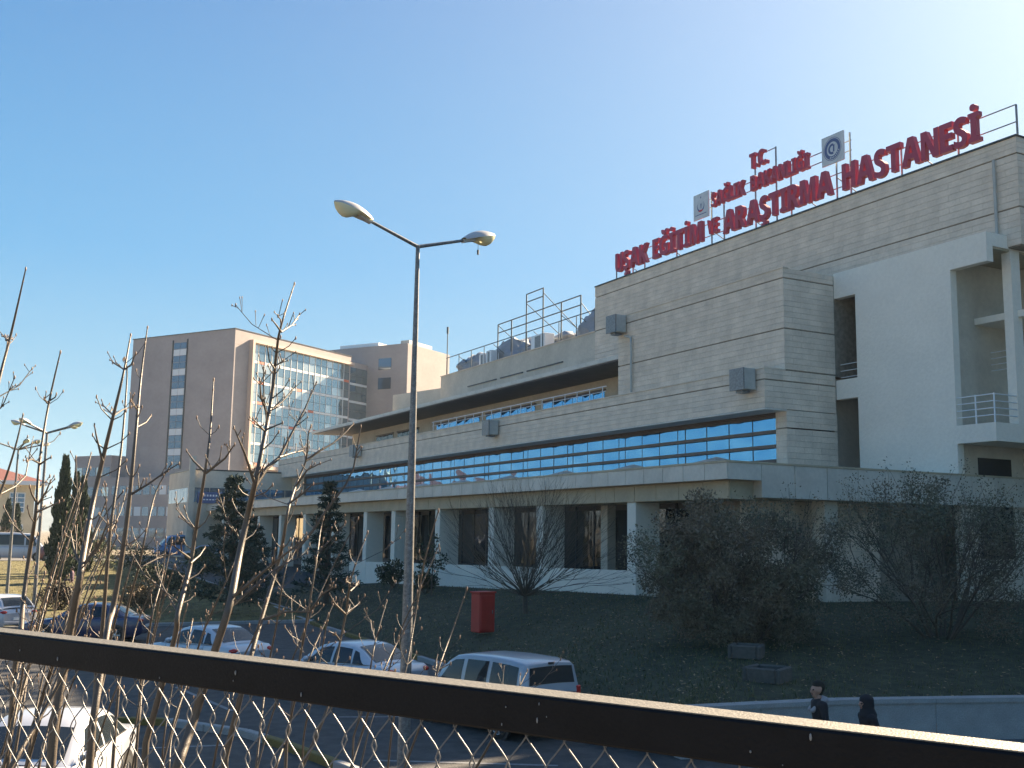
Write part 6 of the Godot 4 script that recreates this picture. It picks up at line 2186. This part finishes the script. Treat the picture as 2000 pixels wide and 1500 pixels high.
func person(label: String, at: Vector3, turn: float, tall: float, c: Dictionary, pose: Dictionary, cell: float, group := "") -> Node3D:
	# local axes: the person looks along -z
	var P := thing("person", label, "person", at, turn, group)
	var k := tall / 1.75
	var v := func(x: float, y: float, z: float) -> Vector3: return Vector3(x, y, z) * k
	P.scale = Vector3(1.08, 1.0, 1.1) if cell < 0.03 else Vector3.ONE
	var hipy: float = pose.get("hip", 0.93)
	var lean: float = pose.get("lean", 0.0)
	var st: float = pose.get("stride", 0.12)
	var coat: Color = c.coat; var leg: Color = c.leg; var sk: Color = c.skin; var shoe: Color = c.shoe
	var b := []
	var sh: float = hipy + 0.50
	b.append([v.call(0, hipy, 0), v.call(0, hipy + 0.22, -lean * 0.3), 0.165 * k, 0.15 * k, coat, 1.35])
	b.append([v.call(0, hipy + 0.22, -lean * 0.3), v.call(0, sh - 0.08, -lean * 0.8), 0.155 * k, 0.17 * k, coat, 1.35])
	b.append([v.call(-0.15, sh - 0.02, -lean), v.call(0.15, sh - 0.02, -lean), 0.075 * k, 0.075 * k, coat])
	b.append([v.call(0, sh, -lean), v.call(0, sh + 0.10, -lean - 0.01), 0.056 * k, 0.052 * k, c.get("neck", sk)])
	if pose.has("sit"):
		for s in [-1.0, 1.0]:
			b.append([v.call(0.09 * s, hipy, 0), v.call(0.11 * s, hipy + 0.02, -0.42), 0.085 * k, 0.06 * k, leg])
			b.append([v.call(0.11 * s, hipy + 0.02, -0.42), v.call(0.11 * s, 0.08, -0.40), 0.06 * k, 0.042 * k, leg])
			b.append([v.call(0.11 * s, 0.05, -0.38), v.call(0.12 * s, 0.04, -0.55), 0.042 * k, 0.035 * k, shoe])
	else:
		for s in [-1.0, 1.0]:
			var z: float = st * s
			b.append([v.call(0.09 * s, hipy, 0), v.call(0.095 * s, 0.50, -z * 0.5 - 0.03), 0.09 * k, 0.062 * k, leg])
			b.append([v.call(0.095 * s, 0.50, -z * 0.5 - 0.03), v.call(0.10 * s, 0.09, -z), 0.06 * k, 0.042 * k, leg])
			b.append([v.call(0.10 * s, 0.045, -z + 0.04), v.call(0.11 * s, 0.035, -z - 0.14), 0.042 * k, 0.035 * k, shoe])
		if c.has("skirt"):
			b.append([v.call(0, hipy, 0), v.call(0, 0.42, 0.02), 0.18 * k, 0.25 * k, c.skirt, 1.3])
	var hands := Geo.new()
	for s in [-1.0, 1.0]:
		var elbow: Vector3 = pose.get("elbow%d" % int(s), Vector3(0.24 * s, sh - 0.30, 0.03))
		var wrist: Vector3 = pose.get("wrist%d" % int(s), Vector3(0.25 * s, sh - 0.55, -0.06))
		b.append([v.call(0.19 * s, sh - 0.02, -lean), elbow * k, 0.062 * k, 0.05 * k, coat])
		b.append([elbow * k, wrist * k, 0.05 * k, 0.036 * k, coat])
		var dir: Vector3 = (wrist - elbow).normalized()
		var across := dir.cross(Vector3(s, 0, 0)).normalized()
		skin(hands, hand_bones(wrist * k, dir, across, sk, 0.5), 0.006 if cell < 0.03 else 0.012)
	var g := Geo.new()
	# head with its own finer grid
	var hc: Vector3 = v.call(0, sh + 0.21, -lean - 0.02)
	skin(g, b, cell)
	var yaw: float = pose.get("look", 0.0)
	var hb := Basis(Vector3.UP, yaw)
	var hd := []
	hd.append([hc + hb * Vector3(0, 0.045, 0.012) * k, hc + hb * Vector3(0, 0.01, -0.015) * k, 0.088 * k, 0.082 * k, sk])
	hd.append([hc + hb * Vector3(0, -0.02, -0.03) * k, hc + hb * Vector3(0, -0.085, -0.045) * k, 0.066 * k, 0.042 * k, sk])
	hd.append([hc + hb * Vector3(0, 0.015, -0.092) * k, hc + hb * Vector3(0, -0.028, -0.112) * k, 0.011 * k, 0.017 * k, sk])
	hd.append([hc + hb * Vector3(-0.018, -0.062, -0.088) * k, hc + hb * Vector3(0.018, -0.062, -0.088) * k, 0.01 * k, 0.01 * k, Color(0.25, 0.10, 0.08)])
	for s in [-1.0, 1.0]:
		hd.append([hc + hb * Vector3(0.088 * s, 0.02, 0.0) * k, hc + hb * Vector3(0.090 * s, -0.02, -0.005) * k, 0.016 * k, 0.012 * k, sk])
		hd.append([hc + hb * Vector3(0.034 * s, 0.012, -0.083) * k, hc + hb * Vector3(0.036 * s, 0.012, -0.086) * k, 0.013 * k, 0.013 * k, Color(0.03, 0.02, 0.02)])
	skin(g, hd, 0.012 if cell < 0.03 else 0.02)
	part("body", g, M.skin_cloth, P)
	part("hands", hands, M.skin_cloth, P)
	var hr := Geo.new()
	var hair := []
	if c.has("scarf"):
		hair.append([hc + hb * Vector3(0, 0.05, 0.015) * k, hc + hb * Vector3(0, -0.02, 0.02) * k, 0.112 * k, 0.11 * k, c.scarf])
		hair.append([hc + hb * Vector3(0, -0.06, 0.02) * k, hc + hb * Vector3(0, -0.19, 0.03) * k, 0.10 * k, 0.14 * k, c.scarf])
	else:
		hair.append([hc + hb * Vector3(0, 0.075, 0.01) * k, hc + hb * Vector3(0, 0.06, 0.035) * k, 0.086 * k, 0.09 * k, c.hair])
		hair.append([hc + hb * Vector3(0, 0.02, 0.04) * k, hc + hb * Vector3(0, -0.05, 0.04) * k, 0.075 * k, 0.05 * k, c.hair])
	skin(hr, hair, 0.014)
	part("scarf" if c.has("scarf") else "hair", hr, M.skin_cloth, P)
	return P

func build_people() -> void:
	var skin_c := Color(0.36, 0.21, 0.15)
	var dk := Color(0.012, 0.013, 0.017)
	var c := {"coat": dk, "leg": Color(0.02, 0.022, 0.03), "skin": skin_c, "shoe": Color(0.01, 0.01, 0.01), "hair": Color(0.01, 0.008, 0.007)}
	var A := person("person in dark jacket with pale collar, holding a small white cup by the wall", Vector3(13.53, 0.012, -14.03), 1.12, 1.76, c, {"look": 0.25, "lean": 0.03, "stride": 0.16, "elbow-1": Vector3(-0.25, 1.13, 0.0), "wrist-1": Vector3(-0.22, 1.05, -0.24)}, 0.022)
	# pale collar as its own piece of clothing
	var g := Geo.new()
	var col := []
	var pale := Color(0.30, 0.29, 0.30)
	col.append([Vector3(-0.10, 1.50, 0.03), Vector3(-0.07, 1.32, -0.15), 0.048, 0.038, pale])
	col.append([Vector3(0.10, 1.50, 0.03), Vector3(0.07, 1.32, -0.15), 0.048, 0.038, pale])
	col.append([Vector3(-0.10, 1.51, 0.04), Vector3(0.10, 1.51, 0.04), 0.046, 0.046, pale])
	skin(g, col, 0.014)
	part("collar", g, M.skin_cloth, A)
	var cup := thing("paper_cup", "small white cup in the hand of the walking person", "cup", A.position + Basis(Vector3.UP, 1.12) * Vector3(-0.23, 1.05, -0.345))
	g = Geo.new()
	g.lathe(Vector3.ZERO, [[0.0, 0.0], [0.028, 0.0], [0.036, 0.085], [0.033, 0.085], [0.026, 0.01], [0.0, 0.01]], 14)
	part("cup_wall", g, M.white_band, cup)
	var c2 := {"coat": Color(0.010, 0.011, 0.014), "leg": dk, "skin": skin_c, "shoe": Color(0.01, 0.01, 0.01), "skirt": Color(0.011, 0.012, 0.015), "scarf": Color(0.012, 0.013, 0.016)}
	person("person in long black coat and headscarf walking along the wall", Vector3(13.75, 0.012, -13.16), 1.25, 1.64, c2, {"look": 0.0, "lean": 0.04, "stride": 0.1}, 0.022)
	var c3 := {"coat": Color(0.35, 0.62, 0.05), "leg": Color(0.03, 0.03, 0.05), "skin": skin_c, "shoe": dk, "hair": dk}
	person("person in bright yellow-green vest standing past the dry lawn", Vector3(10.0, gh(0, -87.0) + 0.14, -87.4), 0.6, 1.75, c3, {}, 0.035)
	var c4 := {"coat": Color(0.10, 0.06, 0.09), "leg": Color(0.06, 0.04, 0.06), "skin": skin_c, "shoe": dk, "hair": dk}
	person("person in purple clothes sitting on the dry lawn", Vector3(8.2, gh(0, -74.5) + 0.10, -73.5), 1.4, 1.7, c4, {"hip": 0.32, "sit": true}, 0.035)

func _ready() -> void:
	rng.seed = 12345
	set_stage()
	make_materials()
	build_ground()
	build_hospital()
	build_sign()
	build_tower()
	build_vehicles()
	build_furniture()
	build_plants()
	build_saplings()
	build_people()
